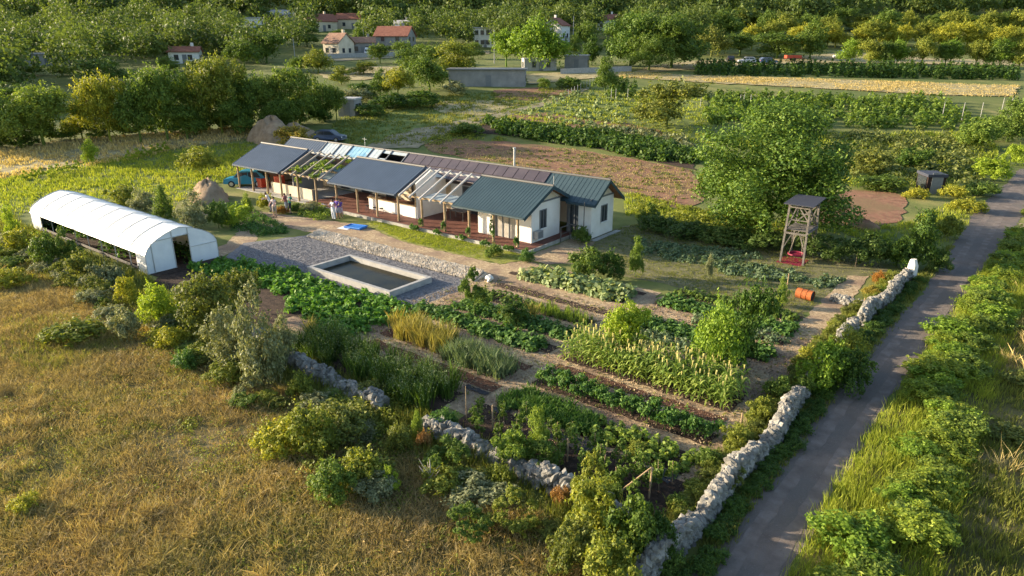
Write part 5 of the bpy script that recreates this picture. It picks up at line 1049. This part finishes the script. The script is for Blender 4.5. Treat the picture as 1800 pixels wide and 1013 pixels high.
# below the garden
for kind, u, vb, vt, w, mt, lb in (('tall0', 945, 800, 706, 60, 'l_vine', 'climbing bush with light leaves above the lower wall'), ('bush1', 900, 820, 745, 90, 'l_vine', 'leafy bush right of the tall pale stake'), ('bush2', 958, 830, 765, 80, 'l_mid', 'dark leafy bush behind the lower wall near the long black sheet'), ('low0', 880, 860, 800, 60, 'l_yel2', 'vine hanging over the lower wall'),
    ('open', 1030, 900, 790, 90, 'l_yel2', 'thin branched bush before the lower wall near the sloping pole'), ('bush0', 1045, 960, 830, 130, 'l_yel2', 'big light green bush at the bottom centre'), ('bush1', 1110, 990, 850, 130, 'l_mid', 'big dark green bush at the bottom near the road wall'), ('bush2', 1000, 1010, 900, 130, 'l_olive2', 'olive green bush at the bottom edge left of the big bushes'),
    ('bush0', 1075, 1060, 930, 150, 'l_yel2', 'light bush cut by the bottom edge'), ('bush2', 1160, 990, 890, 90, 'l_dark', 'dark shrub hugging the near end of the road wall'), ('low1', 1190, 895, 862, 46, 'l_mid', 'low bush in the garden corner by the road wall'), ('low2', 1075, 868, 825, 60, 'l_mid', 'leafy clump at the tomato bed end'), ('low0', 1120, 800, 772, 60, 'l_yel2', 'light clump above the sloping pole'),
    ('low1', 1245, 820, 780, 60, 'l_mid', 'low weeds inside the road wall near the short stake'), ('bush0', 1290, 790, 740, 60, 'l_yel2', 'yellow green weeds beside the short pale stake'), ('bush1', 1335, 740, 690, 60, 'l_yel2', 'bushy weeds at the road wall where the path meets the peppers'), ('low2', 1365, 700, 655, 60, 'l_mid', 'weeds on the road wall below the big ivy hedge'),
    ('bush2', 1440, 690, 585, 110, 'l_limed', 'big bright ivy mass over the road wall, its left lobe'), ('round1', 1478, 660, 556, 90, 'l_yel2', 'big yellow green ivy mass over the road wall, its upper lobe'), ('bush0', 1492, 690, 600, 90, 'l_dark', 'road side of the ivy mass, its shade put into dark leaves'), ('low0', 1420, 640, 600, 50, 'l_yel', 'small yellow bush left of the ivy mass'),  # the dark ivy bush carries the shade in its leaf colour
    ('low1', 1545, 498, 470, 34, 'l_orange', 'rusty orange flowering bush near the white stone pillar'), ('low2', 1528, 520, 498, 30, 'l_yel3', 'yellow and rust coloured plant below the orange bush'), ('low0', 1562, 520, 500, 40, 'l_bed', 'dark green plant beside the rusty flowers'), ('low2', 985, 890, 850, 40, 'l_rustdry', 'rusty dry bush below the lower wall'), ('low1', 745, 790, 745, 36, 'l_rustdry', 'rusty brown dry bush in the dark hollow')):
    plant(kind, u, vb, vt, w, mt, lb, 'bush')
# weeds at the foot of the road wall, both sides; road side shade put into dark leaves
for i in range(110):
    b = -29 + 39 * (i + rng.random()) / 110; e = .02 * max(0, b + 1)
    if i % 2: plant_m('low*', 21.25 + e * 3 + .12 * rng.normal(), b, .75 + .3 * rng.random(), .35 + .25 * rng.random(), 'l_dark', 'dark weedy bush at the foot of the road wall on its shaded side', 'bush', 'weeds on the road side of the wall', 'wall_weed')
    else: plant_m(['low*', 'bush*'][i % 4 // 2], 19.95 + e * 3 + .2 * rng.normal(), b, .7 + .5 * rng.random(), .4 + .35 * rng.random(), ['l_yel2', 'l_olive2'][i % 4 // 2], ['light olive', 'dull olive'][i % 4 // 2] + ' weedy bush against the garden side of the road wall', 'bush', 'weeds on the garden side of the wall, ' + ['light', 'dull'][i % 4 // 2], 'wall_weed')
for i in range(7):
    b = -27 + 36 * (i + rng.random()) / 7; plant_m(['bush*', 'low*', 'open'][i % 3], 20.55 + .02 * max(0, b + 1), b, .9 + .4 * rng.random(), .85 + .25 * rng.random(), ['l_olive2', 'l_mid'][i % 2], ['dull olive', 'mid green'][i % 2] + ' creeper sprawling over the top of the road wall', 'bush', 'creepers over the road wall, ' + ['olive', 'green'][i % 2], 'wall_creeper')
# undergrowth of the dark row
for i in range(15):
    u = -40 + i * 43; v = 258 - i * 3.0 if u > 60 else 262 - i; plant('bush*', u, v, v - 26 - 16 * rng.random(), 54, ['l_dark', 'l_mid'][i % 2], ['dark', 'mid green'][i % 2] + ' undergrowth bush along the foot of the dark tree row', 'bush', 'undergrowth of the dark tree row, ' + ['dark', 'mid green'][i % 2], name='undergrowth_bush')
# dead white shrub
a, b = PX(757, 856); mb = MB()
for i in range(11):
    t = rng.random() * 6.28; z0 = .1 + .5 * rng.random(); x1 = .35 * math.cos(t); y1 = .35 * math.sin(t); mb.tube([(0, 0, z0), (x1 * .6, y1 * .6, z0 + .25), (x1, y1, z0 + .35 + .2 * rng.random())], [.014, .01, .006], 'deadwood', 4)
M['deadwood'] = plain('bleached_dead_wood', (.42, .38, .33), .9)
mb.tube([(0, 0, 0), (.02, 0, .5), (0, .02, 1.0)], [.03, .02, .01], 'deadwood', 6); o = mb.build('dead_shrub'); o.location = (a, b, 0); tag(o, 'small bare bleached shrub in the shaded hollow of the dry field', 'dead shrub')
# hedge behind the lawn and by the road
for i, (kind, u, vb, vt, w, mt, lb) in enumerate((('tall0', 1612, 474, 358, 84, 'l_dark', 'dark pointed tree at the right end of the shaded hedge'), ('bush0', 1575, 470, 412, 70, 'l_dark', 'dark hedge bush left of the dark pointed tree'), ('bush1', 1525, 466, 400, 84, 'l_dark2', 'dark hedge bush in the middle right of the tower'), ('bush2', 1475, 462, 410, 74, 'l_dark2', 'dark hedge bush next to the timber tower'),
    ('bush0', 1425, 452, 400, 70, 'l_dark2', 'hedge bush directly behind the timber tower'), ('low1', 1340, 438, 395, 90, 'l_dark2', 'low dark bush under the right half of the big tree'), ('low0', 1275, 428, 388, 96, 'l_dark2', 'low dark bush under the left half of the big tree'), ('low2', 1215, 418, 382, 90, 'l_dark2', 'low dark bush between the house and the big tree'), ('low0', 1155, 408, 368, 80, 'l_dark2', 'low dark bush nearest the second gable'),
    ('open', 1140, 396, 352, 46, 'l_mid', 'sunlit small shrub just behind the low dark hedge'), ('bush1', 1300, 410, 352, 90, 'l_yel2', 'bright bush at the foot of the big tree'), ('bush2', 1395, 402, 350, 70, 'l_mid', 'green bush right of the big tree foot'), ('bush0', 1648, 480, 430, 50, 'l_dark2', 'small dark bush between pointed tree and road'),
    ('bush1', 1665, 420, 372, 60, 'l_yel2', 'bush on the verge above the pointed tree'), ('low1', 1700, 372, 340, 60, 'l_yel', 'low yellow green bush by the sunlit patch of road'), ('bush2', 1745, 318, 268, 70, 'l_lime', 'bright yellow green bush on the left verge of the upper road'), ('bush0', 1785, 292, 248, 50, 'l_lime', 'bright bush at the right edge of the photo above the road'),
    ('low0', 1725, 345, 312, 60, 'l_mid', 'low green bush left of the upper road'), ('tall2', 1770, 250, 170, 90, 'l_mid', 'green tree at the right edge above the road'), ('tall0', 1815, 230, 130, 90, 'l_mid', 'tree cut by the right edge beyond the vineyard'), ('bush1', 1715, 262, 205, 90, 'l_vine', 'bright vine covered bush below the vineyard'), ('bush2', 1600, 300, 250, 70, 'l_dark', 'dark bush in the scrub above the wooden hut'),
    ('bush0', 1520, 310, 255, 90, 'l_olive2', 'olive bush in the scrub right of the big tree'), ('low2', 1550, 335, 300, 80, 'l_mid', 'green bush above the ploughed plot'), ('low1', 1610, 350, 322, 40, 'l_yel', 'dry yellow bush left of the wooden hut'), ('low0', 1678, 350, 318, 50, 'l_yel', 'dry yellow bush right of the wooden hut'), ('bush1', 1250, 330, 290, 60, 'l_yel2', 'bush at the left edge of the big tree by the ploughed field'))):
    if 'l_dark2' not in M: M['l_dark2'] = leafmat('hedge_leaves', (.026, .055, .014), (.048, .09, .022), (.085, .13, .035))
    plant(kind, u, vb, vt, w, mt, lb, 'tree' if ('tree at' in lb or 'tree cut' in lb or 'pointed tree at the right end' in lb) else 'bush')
M['l_verge'] = leafmat('verge_bush_leaves', (.06, .10, .014), (.115, .165, .022), (.19, .235, .036), .4); M['l_verge2'] = leafmat('verge_bush_leaves_light', (.07, .12, .016), (.13, .19, .025), (.21, .27, .04), .4)
# bushes along the right side of the road
for i in range(84):
    f = i / 83; b = -30 + f * 66; a = 24.3 + 1.5 * rng.random() + (max(0, b) * .055);
    if 26 < b < 33: continue
    s = 1.0 + .6 * rng.random(); plant_m(['bush*', 'low*', 'bush*'][i % 3], a, b, 1.7 * s, .8 * s, ['l_limed', 'l_verge', 'l_verge2', 'l_mid2'][i % 4], ['bright green', 'yellow green', 'lime green', 'mid green'][i % 4] + ' roadside bush in the long strip right of the gravel road', 'bush', 'roadside bushes right of the road, ' + ['bright', 'yellowish', 'lime', 'mid green'][i % 4], 'roadside_bush')
for i in range(9):
    b = -24 + i * 5.4 + 2 * rng.random(); a = 27.6 + 4 * rng.random() + max(0, b) * .08; s = .8 + .6 * rng.random()
    plant_m('low*', a, b, 1.7 * s, .6 * s, 'l_olive2', 'olive green low bush in the rough meadow at the lower right', 'bush', 'low bushes in the right meadow', 'low_bush')
# scrub belt between dry field and garden
for i in range(64):
    a = -30 + 49 * (i + rng.random()) / 64; b = -20.9 - 1.7 * rng.random()
    if 2.2 < a < 5.6 or 10.4 < a < 12.2 or 14.6 < a < 16.6: b -= 1.3
    s = .6 + .8 * rng.random(); k = int(rng.integers(0, 4)); plant_m(['bush*', 'low*', 'low*', 'open'][k], a, b, 1.5 * s, (.75, .75, .6, 1.2)[k] * s, ['l_yel2', 'l_olive2', 'l_olive', 'l_mid'][i % 4], ['light olive', 'dull olive', 'silvery', 'mid green'][i % 4] + ' scrub bush in the belt between dry field and garden wall', 'bush', 'scrub bushes of the belt, ' + ['light olive', 'dull olive', 'silvery', 'mid green'][i % 4], 'scrub_bush')
# dark tree row at the left; shade of its middle put into darker leaves
L_ = [(-60, 262, 130, 120, 'l_mid'), (10, 255, 168, 90, 'l_yel2'), (78, 258, 140, 120, 'l_mid'), (146, 246, 172, 60, 'l_yel'), (196, 252, 118, 84, 'l_yel'), (248, 252, 140, 84, 'l_dark'), (296, 248, 100, 96, 'l_dark'), (345, 238, 132, 74, 'l_dark'), (392, 238, 84, 96, 'l_yel2'), (440, 230, 118, 86, 'l_dark'), (482, 228, 124, 76, 'l_mid'), (528, 222, 104, 90, 'l_mid'), (570, 214, 142, 60, 'l_dark'), (592, 212, 150, 46, 'l_mid'), (415, 240, 170, 70, 'l_dark'), (330, 246, 176, 80, 'l_dark'), (500, 232, 170, 70, 'l_dark')]
W_ = ['first tree, cut by the left edge', 'pale green tree at the left edge', 'second large tree from the left', 'small yellowish tree between two dark ones', 'bright yellow green tree', 'dark tree right of the bright yellow green tree', 'tall dark tree below the orange roofed white house', 'mid green tree right of the orange roofed white house', 'tallest tree in the middle', 'dark tree just right of the tallest one', 'tree behind the large earth heap, left crown', 'tree behind the large earth heap, right crown', 'dark tree beside the grey shed', 'small tree touching the grey shed', 'low dark tree before the tallest one', 'low dark tree in the left middle', 'low dark tree beyond the large earth heap']
for ii, ((u, vb, vt, w, mt), lb) in enumerate(zip(L_, W_)): plant(['hedgetree', 'round0', 'hedgetree', 'round2'][ii % 4], u, vb, vt - 5, w * .98, {'l_dark': 'l_mid', 'l_mid': 'l_mid2'}.get(mt, mt), lb + ' in the dark row', 'tree')
# trees of the village and behind the meadow
for kind, u, vb, vt, w, mt, lb in (('round0', 890, 118, 42, 64, 'l_limed', 'bright round tree, left of the pair before the pale outbuilding'), ('round1', 950, 124, 16, 102, 'l_limed', 'large bright round tree with a visible trunk beside the pale outbuilding'), ('hedgetree', 1108, 116, 8, 96, 'l_walnut', 'huge green tree in the upper middle, left crown of the pair'), ('hedgetree', 1180, 120, 10, 108, 'l_mid', 'huge dark tree in the upper middle, right crown of the pair'),
    ('tall0', 1063, 162, 94, 54, 'l_mid', 'green tree at the end of the field path'), ('round2', 956, 158, 134, 26, 'l_vine', 'tiny round tree in the red earth patch'), ('hedgetree', 1140, 124, 50, 80, 'l_mid', 'tree between the two huge crowns'), ('round0', 1030, 90, 30, 50, 'l_mid', 'tree between the pale gable and the huge trees'), ('tall1', 1040, 115, 60, 44, 'l_dark', 'dark tree behind the grey garage'),
    ('round0', 700, 172, 112, 70, 'l_yel', 'yellow green tree above the meadow left of the block shed'), ('round1', 755, 160, 86, 80, 'l_mid', 'green tree left of the block shed, taller one'), ('round2', 800, 140, 62, 84, 'l_yel2', 'light green tree behind the block shed'), ('hedgetree', 745, 130, 70, 90, 'l_mid', 'tree in front of the large red roof'), ('tall2', 668, 168, 118, 50, 'l_mid', 'small tree left of the yellow green tree'), ('bush0', 640, 175, 140, 60, 'l_dark', 'dark bush at the upper end of the back meadow'),
    ('bush1', 690, 192, 158, 80, 'l_dark', 'dark bush at the meadow edge, middle'), ('bush2', 745, 190, 152, 80, 'l_dark', 'dark bush at the meadow edge nearest the block shed'), ('bush0', 620, 184, 150, 70, 'l_olive', 'grey green bush above the small grey shed'), ('bush1', 800, 168, 138, 50, 'l_olive', 'grey bush against the left end of the block shed'), ('bush2', 655, 205, 178, 60, 'l_mid', 'green bush right of the small grey shed'),
    ('round1', 560, 130, 78, 60, 'l_yel2', 'tree left below the cream gabled house'), ('tall0', 600, 150, 112, 46, 'l_yel2', 'light tree below the village lane'), ('round2', 470, 112, 48, 70, 'l_mid', 'round tree left of the village lane end'), ('round0', 430, 122, 62, 70, 'l_mid', 'round tree above the dark row near the utility pole'), ('round1', 382, 96, 50, 66, 'l_mid', 'tree right of the orange roofed white house'), ('tall1', 632, 92, 34, 30, 'l_mid', 'slim tree left of the large red roof'),
    ('round2', 540, 82, 40, 54, 'l_mid', 'tree behind the cream gabled house, left'), ('low0', 820, 236, 208, 70, 'l_mid', 'low green bush beside the bean hedge, left end'), ('low1', 1000, 155, 128, 44, 'l_mid', 'low bush at the bend of the field path'), ('round0', 1015, 45, 6, 46, 'l_mid', 'tree above the pale gable'), ('round1', 50, 200, 140, 100, 'l_dark', 'dark tree behind the left row, first'), ('round2', 190, 148, 96, 90, 'l_mid', 'green tree just right of the flat white roof'),
    ('round1', 1250, 100, 38, 70, 'l_olive2', 'olive tree right of the huge dark tree'), ('round0', 1300, 98, 52, 76, 'l_mid', 'broad tree shading the silver car'), ('round2', 1365, 104, 50, 90, 'l_mid', 'broad tree shading the red trailer'), ('tall1', 1423, 104, 30, 66, 'l_mid', 'tall green tree right of the red trailer')):
    plant(kind, u, vb, vt, w, mt, lb, 'bush' if 'bush' in lb else 'tree')
for i in range(11): plant('round*', 1490 + i * 31 + 8 * rng.normal(), 112 + i * .8 + 3 * rng.random(), 58 + 10 * rng.random(), 46, ['l_limed', 'l_yel2', 'l_mid'][i % 3], ['bright', 'yellow green', 'mid green'][i % 3] + ' small tree standing along the pale track at upper right', 'tree', 'small trees along the pale track, ' + ['bright', 'yellow green', 'mid green'][i % 3])
for i in range(18): plant('round*', 1330 + i * 29 + 9 * rng.normal(), 90 - 9 * rng.random(), 26 + 20 * rng.random(), 42 + 22 * rng.random(), ['l_yel', 'l_yel2', 'l_yel'][i % 3], ['yellow', 'yellow green', 'yellow'][i % 3] + ' tree in the sunlit rows on the upper right slope', 'tree', 'trees in the sunlit upper right rows, ' + ['yellow', 'yellow green', 'yellow'][i % 3])
for i in range(17): plant('round*', 1250 + i * 34 + 10 * rng.normal(), 70 - 16 * rng.random(), 4 + 22 * rng.random(), 44 + 28 * rng.random(), ['l_yel2', 'l_mid'][i % 2], ['yellow green', 'mid green'][i % 2] + ' tree high on the upper right slope', 'tree', 'trees high on the upper right slope, ' + ['yellow green', 'mid green'][i % 2])
for kind, u, vb, vt, w, mt, lb in (('round1', 300, 128, 94, 46, 'l_mid2', 'tree before the left corner of the orange roofed white house'), ('round2', 350, 130, 100, 50, 'l_yel2', 'tree before the right corner of the orange roofed white house'), ('round0', 668, 112, 72, 46, 'l_mid2', 'tree hiding the lower left of the large red roofed house'), ('round2', 712, 112, 66, 50, 'l_mid', 'tree hiding the lower right of the large red roofed house'),
    ('round0', 60, 134, 112, 50, 'l_mid', 'tree before the left end of the flat white roof'), ('round1', 110, 134, 108, 44, 'l_mid2', 'tree before the right end of the flat white roof'), ('round1', 420, 76, 52, 44, 'l_mid', 'tree before the distant white flat building'), ('round2', 475, 66, 40, 44, 'l_mid2', 'tree before the distant grey roofs, left'), ('round0', 520, 62, 36, 44, 'l_mid', 'tree before the distant grey roofs, right'), ('round2', 832, 104, 70, 42, 'l_mid2', 'tree before the white two storey building'),
    ('round1', 600, 74, 48, 40, 'l_mid', 'tree before the low orange roof, left'), ('round0', 645, 72, 46, 40, 'l_mid2', 'tree before the low orange roof, right'), ('tall0', 1010, 96, 58, 30, 'l_mid', 'slim tree beside the pale gable'), ('round1', 1085, 70, 34, 44, 'l_mid2', 'tree right of the bright red roof'), ('round2', 640, 132, 104, 50, 'l_yel2', 'light green bush like tree below the village lane, right'), ('round0', 530, 128, 96, 50, 'l_mid', 'tree at the left end of the village lane')):
    plant(kind, u, vb, vt, w, mt, lb, 'tree')
# far wood: one mass
HS = [(583, 101, 30), (612, 99, 20), (638, 97, 30), (688, 90, 45), (325, 112, 32), (83, 116, 36), (570, 56, 24), (620, 52, 28), (437, 50, 24), (497, 42, 32), (852, 84, 24), (994, 76, 22), (1066, 54, 20), (700, 66, 20), (652, 99, 12), (950, 125, 26), (1012, 122, 22)]
poly = [(-600, 215), (-40, 205), (20, 175), (110, 168), (190, 130), (300, 122), (420, 116), (520, 100), (545, 84), (720, 86), (850, 96), (985, 96), (1020, 84), (1100, 90), (1230, 92), (1235, 60), (1900, 30), (2300, 60), (2300, -400), (-600, -400)]
pts = []; g = np.random.default_rng(5)
while len(pts) < 3800:
    d = 105 + 400 * g.random() ** .8; x = (g.random() * 2 - 1) * (d * .95 + 20); a, b = c2w(x, d); z = float(zt(a, b)) - H
    dd = d * math.cos(TH) - z * math.sin(TH); u = CX + F * x / dd; v = CY - F * (d * math.sin(TH) + z * math.cos(TH)) / dd
    if not inside(np.array([[u, v]]), poly)[0]: continue
    if any(abs(u - hu) < hw and hv - 4 < v < hv + 44 * 190 / d * .9 for hu, hv, hw in HS): continue
    pts.append((a, b, d))
mb = MB(); base = [clumps(rl(6, .27, .28, .66, .25, 80 + i), 520, 9)[0:2] for i in range(5)]
for i, (a, b, d) in enumerate(pts):
    P, N = base[i % 5]; s = (7 + 5.5 * g.random()) * (1 + (d > 260) * .4); h = s * (.75 + .35 * g.random()); t = g.random() * 6.28; R_ = np.array([[math.cos(t), -math.sin(t), 0], [math.sin(t), math.cos(t), 0], [0, 0, 1]])
    sub = slice(None, None, 1 if d < 240 else 2)
    Q = (P[sub] @ R_.T) * [s, s, h] + [a, b, float(zt(a, b)) - .3]; mb.polys(leaves(Q, N[sub] @ R_.T, .34 if d < 240 else .6), np.clip(g.random() * .5 + .5 * g.random(len(Q)), 0, 1), 'l_far')
tag(mb.build('far_wood'), 'dense green wood covering the slopes behind the village', None, None, 'stuff')
# ================================================ GRASS
def grass(name, poly, dens, h, n, w, spread, mat, label, px=True, lean=.6, ns=.35, far=None, hv=.8):
    P = pts_in(poly, dens, px)
    if far: P = P[rng.random(len(P)) < np.clip(far / depth(P[:, 0], P[:, 1]), 0, 1) ** 2]
    q = nz(P, ns, 3) * .6 + nz(P, ns * 3.1, 8) * .4; keep = rng.random(len(P)) < (.35 + q); P = P[keep]; q = q[keep]
    dd = depth(P[:, 0], P[:, 1]); mb = MB(); k = max(1.0, 1.0)
    blades(P, h * (1 - hv / 2 + hv * q), n, w * np.maximum(1, np.repeat(dd, n) / 30), spread, lean, mat, mb); return tag(mb.build(name), label, None, None, 'stuff')
grass('dry_grass', DRY, 62, .25, 9, .0075, .13, 'g_dry', 'long dry tan and olive grass of the foreground field', far=34, lean=1.5, hv=1.5)
mb = MB(); P = pts_in(DRY, 3.0); q = nz(P, .28, 21); P = P[(q > .52) & (depth(P[:, 0], P[:, 1]) < 60)]; k = len(P)
domes(P, .22 + .25 * rng.random(k), .12 + .16 * rng.random(k), 46, .035, 'l_yel2', mb); tag(mb.build('field_weeds'), 'patches of low leafy green weeds in the dry field', None, None, 'stuff')
mb = MB(); P = pts_in(DRY, .9); P = P[(nz(P, .5, 33) > .5) & (depth(P[:, 0], P[:, 1]) < 60)]; k = len(P)
blades(P, .30 + .25 * rng.random(k), 60, .006, .16, 1.4, 'g_dry', mb); tag(mb.build('straw_tufts'), 'taller pale straw tufts scattered over the dry field', None, None, 'stuff')
mb = MB(); P = pts_in([(26, -30), (26.8, 0), (27, 22), (50, 26), (60, -5), (44, -34)], 1.2, False); P = P[(nz(P, .4, 12) > .45)]; k = len(P)
blades(P, .40 + .3 * rng.random(k), 60, .010, .2, 1.2, 'g_straw', mb); tag(mb.build('meadow_tufts'), 'pale straw tufts in the rough meadow at the lower right', None, None, 'stuff')
mb = MB(); P = pts_in(DRY, .5); P = P[(nz(P, .45, 77) > .55) & (depth(P[:, 0], P[:, 1]) < 60)]; k = len(P)
blades(P, .32 + .25 * rng.random(k), 70, .006, .2, 1.3, 'g_straw', mb); tag(mb.build('pale_tufts'), 'pale bleached grass tufts in the dry field', None, None, 'stuff')
stuff_domes('bramble_patch', [[(440, 765), (520, 700), (640, 690), (720, 720), (700, 790), (660, 860), (580, 885), (520, 830)], [(590, 720), (700, 700), (800, 740), (760, 800), (690, 800)]], 2.6, .45, .45, 60, .055, 'l_yel2', 'sprawling light green brambles between dry field and garden wall')
stuff_domes('belt_weeds', [[(500, 640), (640, 700), (860, 800), (1000, 900), (960, 960), (820, 880), (700, 800), (520, 720)], [(150, 520), (300, 540), (480, 640), (430, 690), (250, 620)]], 1.5, .4, .34, 50, .045, 'l_olive2', 'olive weeds filling the belt below the garden wall')
stuff_domes('field_edge_weeds', [[(735, 252), (1000, 266), (1215, 302), (1240, 352), (1130, 350), (900, 290), (760, 266)]], .7, .35, .2, 24, .09, 'l_olive2', 'scattered green weeds on the ploughed field')
mb = MB(); P = pts_in([(1, -5), (11, -5), (11, -1), (19.5, -1), (19.5, -17.5), (12, -18.2), (0, -17.8), (0, -12)], 3.0, False); k = len(P)
domes(P, .06 + .10 * rng.random(k), .05 + .12 * rng.random(k), 14, .03, 'l_yel2', mb); tag(mb.build('path_weeds'), 'small weeds growing on the mulch paths of the garden', None, None, 'stuff')
mb = MB(); P = pts_in([(1, -5), (11, -5), (11, -1), (19.5, -1), (19.5, -17.5), (12, -18.2), (0, -17.8), (0, -12)], 60, False); k = len(P)
stones(np.concatenate([P, np.full((k, 1), .045)], 1), .012 + .03 * rng.random(k) ** 2, 'mulch', mb, .5); tag(mb.build('mulch_chips'), 'coarse wood chips and clods lying on the garden paths', None, None, 'stuff')
grass('green_weeds', [(0, 560), (120, 560), (230, 600), (100, 660), (0, 640)], 10, .35, 9, .014, .12, 'g_green', 'greener weeds in the dry field at the left')
grass('wall_weeds', [(-6, -21.5), (20, -21.5), (20.2, -19.7), (-6, -18.8)], 26, .5, 9, .012, .12, 'g_green', 'weeds growing along the lower garden wall', px=False)
grass('roadwall_weeds', [(19.4, -20), (20.6, -20), (20.6, 3), (21, 10), (20.2, 10), (19.6, 0)], 22, .38, 9, .012, .1, 'g_green', 'weeds growing inside the road wall', px=False)
grass('verge_grass', [(20.9, -22), (21.6, -22), (21.7, -8), (22.2, 4), (22.5, 20), (22.2, 20), (21.6, 10), (20.9, -1)], 30, .28, 9, .012, .08, 'g_green', 'dark grass at the foot of the road wall', px=False)
grass('roadside_grass', [(23.35, -30), (23.3, -14), (23.9, 0), (24.6, 11), (25.2, 22), (27.2, 22), (26.8, 0), (26.2, -30)], 40, .48, 10, .009, .12, 'g_verge', 'bright long grass along the right side of the road', px=False)
grass('right_meadow', [(26, -30), (26.8, 0), (27, 22), (60, 30), (75, -5), (44, -34)], 22, .36, 10, .013, .14, 'g_green', 'rough meadow at the lower right', px=False, far=34)
grass('polytunnel_weeds', [(-40, -22), (-12, -21.8), (-6, -20), (-6, -18.6), (-16, -18.3), (-36, -18.2), (-42, -17)], 14, .5, 9, .013, .13, 'g_green', 'tall weeds between polytunnel and dry field', px=False)
grass('meadow_grass', [(-200, 330), (0, 318), (150, 290), (330, 262), (470, 250), (440, 300), (395, 320), (330, 350), (300, 372), (200, 350), (60, 370), (0, 400), (-200, 430)], 5, .3, 9, .016, .2, 'g_verge', 'green meadow grass behind the polytunnel')
grass('dry_meadow_grass', [(-200, 262), (0, 262), (200, 242), (440, 222), (480, 240), (330, 262), (0, 318), (-200, 330)], 3, .4, 9, .02, .25, 'g_straw', 'pale dry grass before the dark tree row')
grass('back_grass', [(560, 252), (600, 210), (700, 180), (820, 165), (900, 165), (1030, 150), (1045, 160), (900, 205), (800, 240), (720, 258)], 2.4, .3, 9, .02, .25, 'g_green', 'grass of the meadow behind the house')
grass('strip_grass', [(-15, -1.1), (-9, -2.7), (0, -2.6), (.6, -1), (0, -.2), (-15, -.2)], 60, .10, 8, .008, .07, 'g_verge', 'short yellow green grass before the deck', px=False)
grass('lawn_grass', [(.8, 6), (3, .1), (10.6, .4), (18, 0), (18.3, 8.8), (20, 10.6), (18, 13.4), (2.2, 13.6)], 26, .07, 8, .009, .08, 'g_green', 'short grass of the shaded lawn', px=False)
grass('field_grass', [(1100, 340), (1240, 372), (1450, 400), (1590, 395), (1690, 350), (1700, 395), (1640, 450), (1480, 412), (1300, 415), (1100, 380)], 6, .28, 9, .014, .14, 'g_verge', 'sunlit grass behind the shaded hedge')
grass('furrow_weeds', [(735, 250), (1000, 262), (1215, 300), (1240, 352), (1130, 352), (900, 292), (760, 268)], 4, .16, 6, .014, .3, 'g_dry', 'sparse dry weeds on the ploughed field')
grass('straw_grass', [(1090, 128), (1230, 134), (1500, 142), (1790, 152), (1780, 171), (1640, 168), (1400, 154), (1090, 137)], 4.0, .28, 8, .012, .3, 'g_straw', 'tall straw coloured grass strip above the vineyard')
grass('scrub_grass', [(1230, 240), (1500, 236), (1700, 235), (1760, 260), (1700, 345), (1500, 330), (1440, 300)], 2.2, .5, 9, .018, .25, 'g_verge', 'tall green grass in the scrub right of the big tree')
grass('plot_grass', [(870, 222), (905, 200), (1045, 160), (1240, 172), (1260, 260), (1200, 250), (980, 222)], 1.6, .35, 8, .02, .25, 'g_verge', 'light green grass among the field crops')
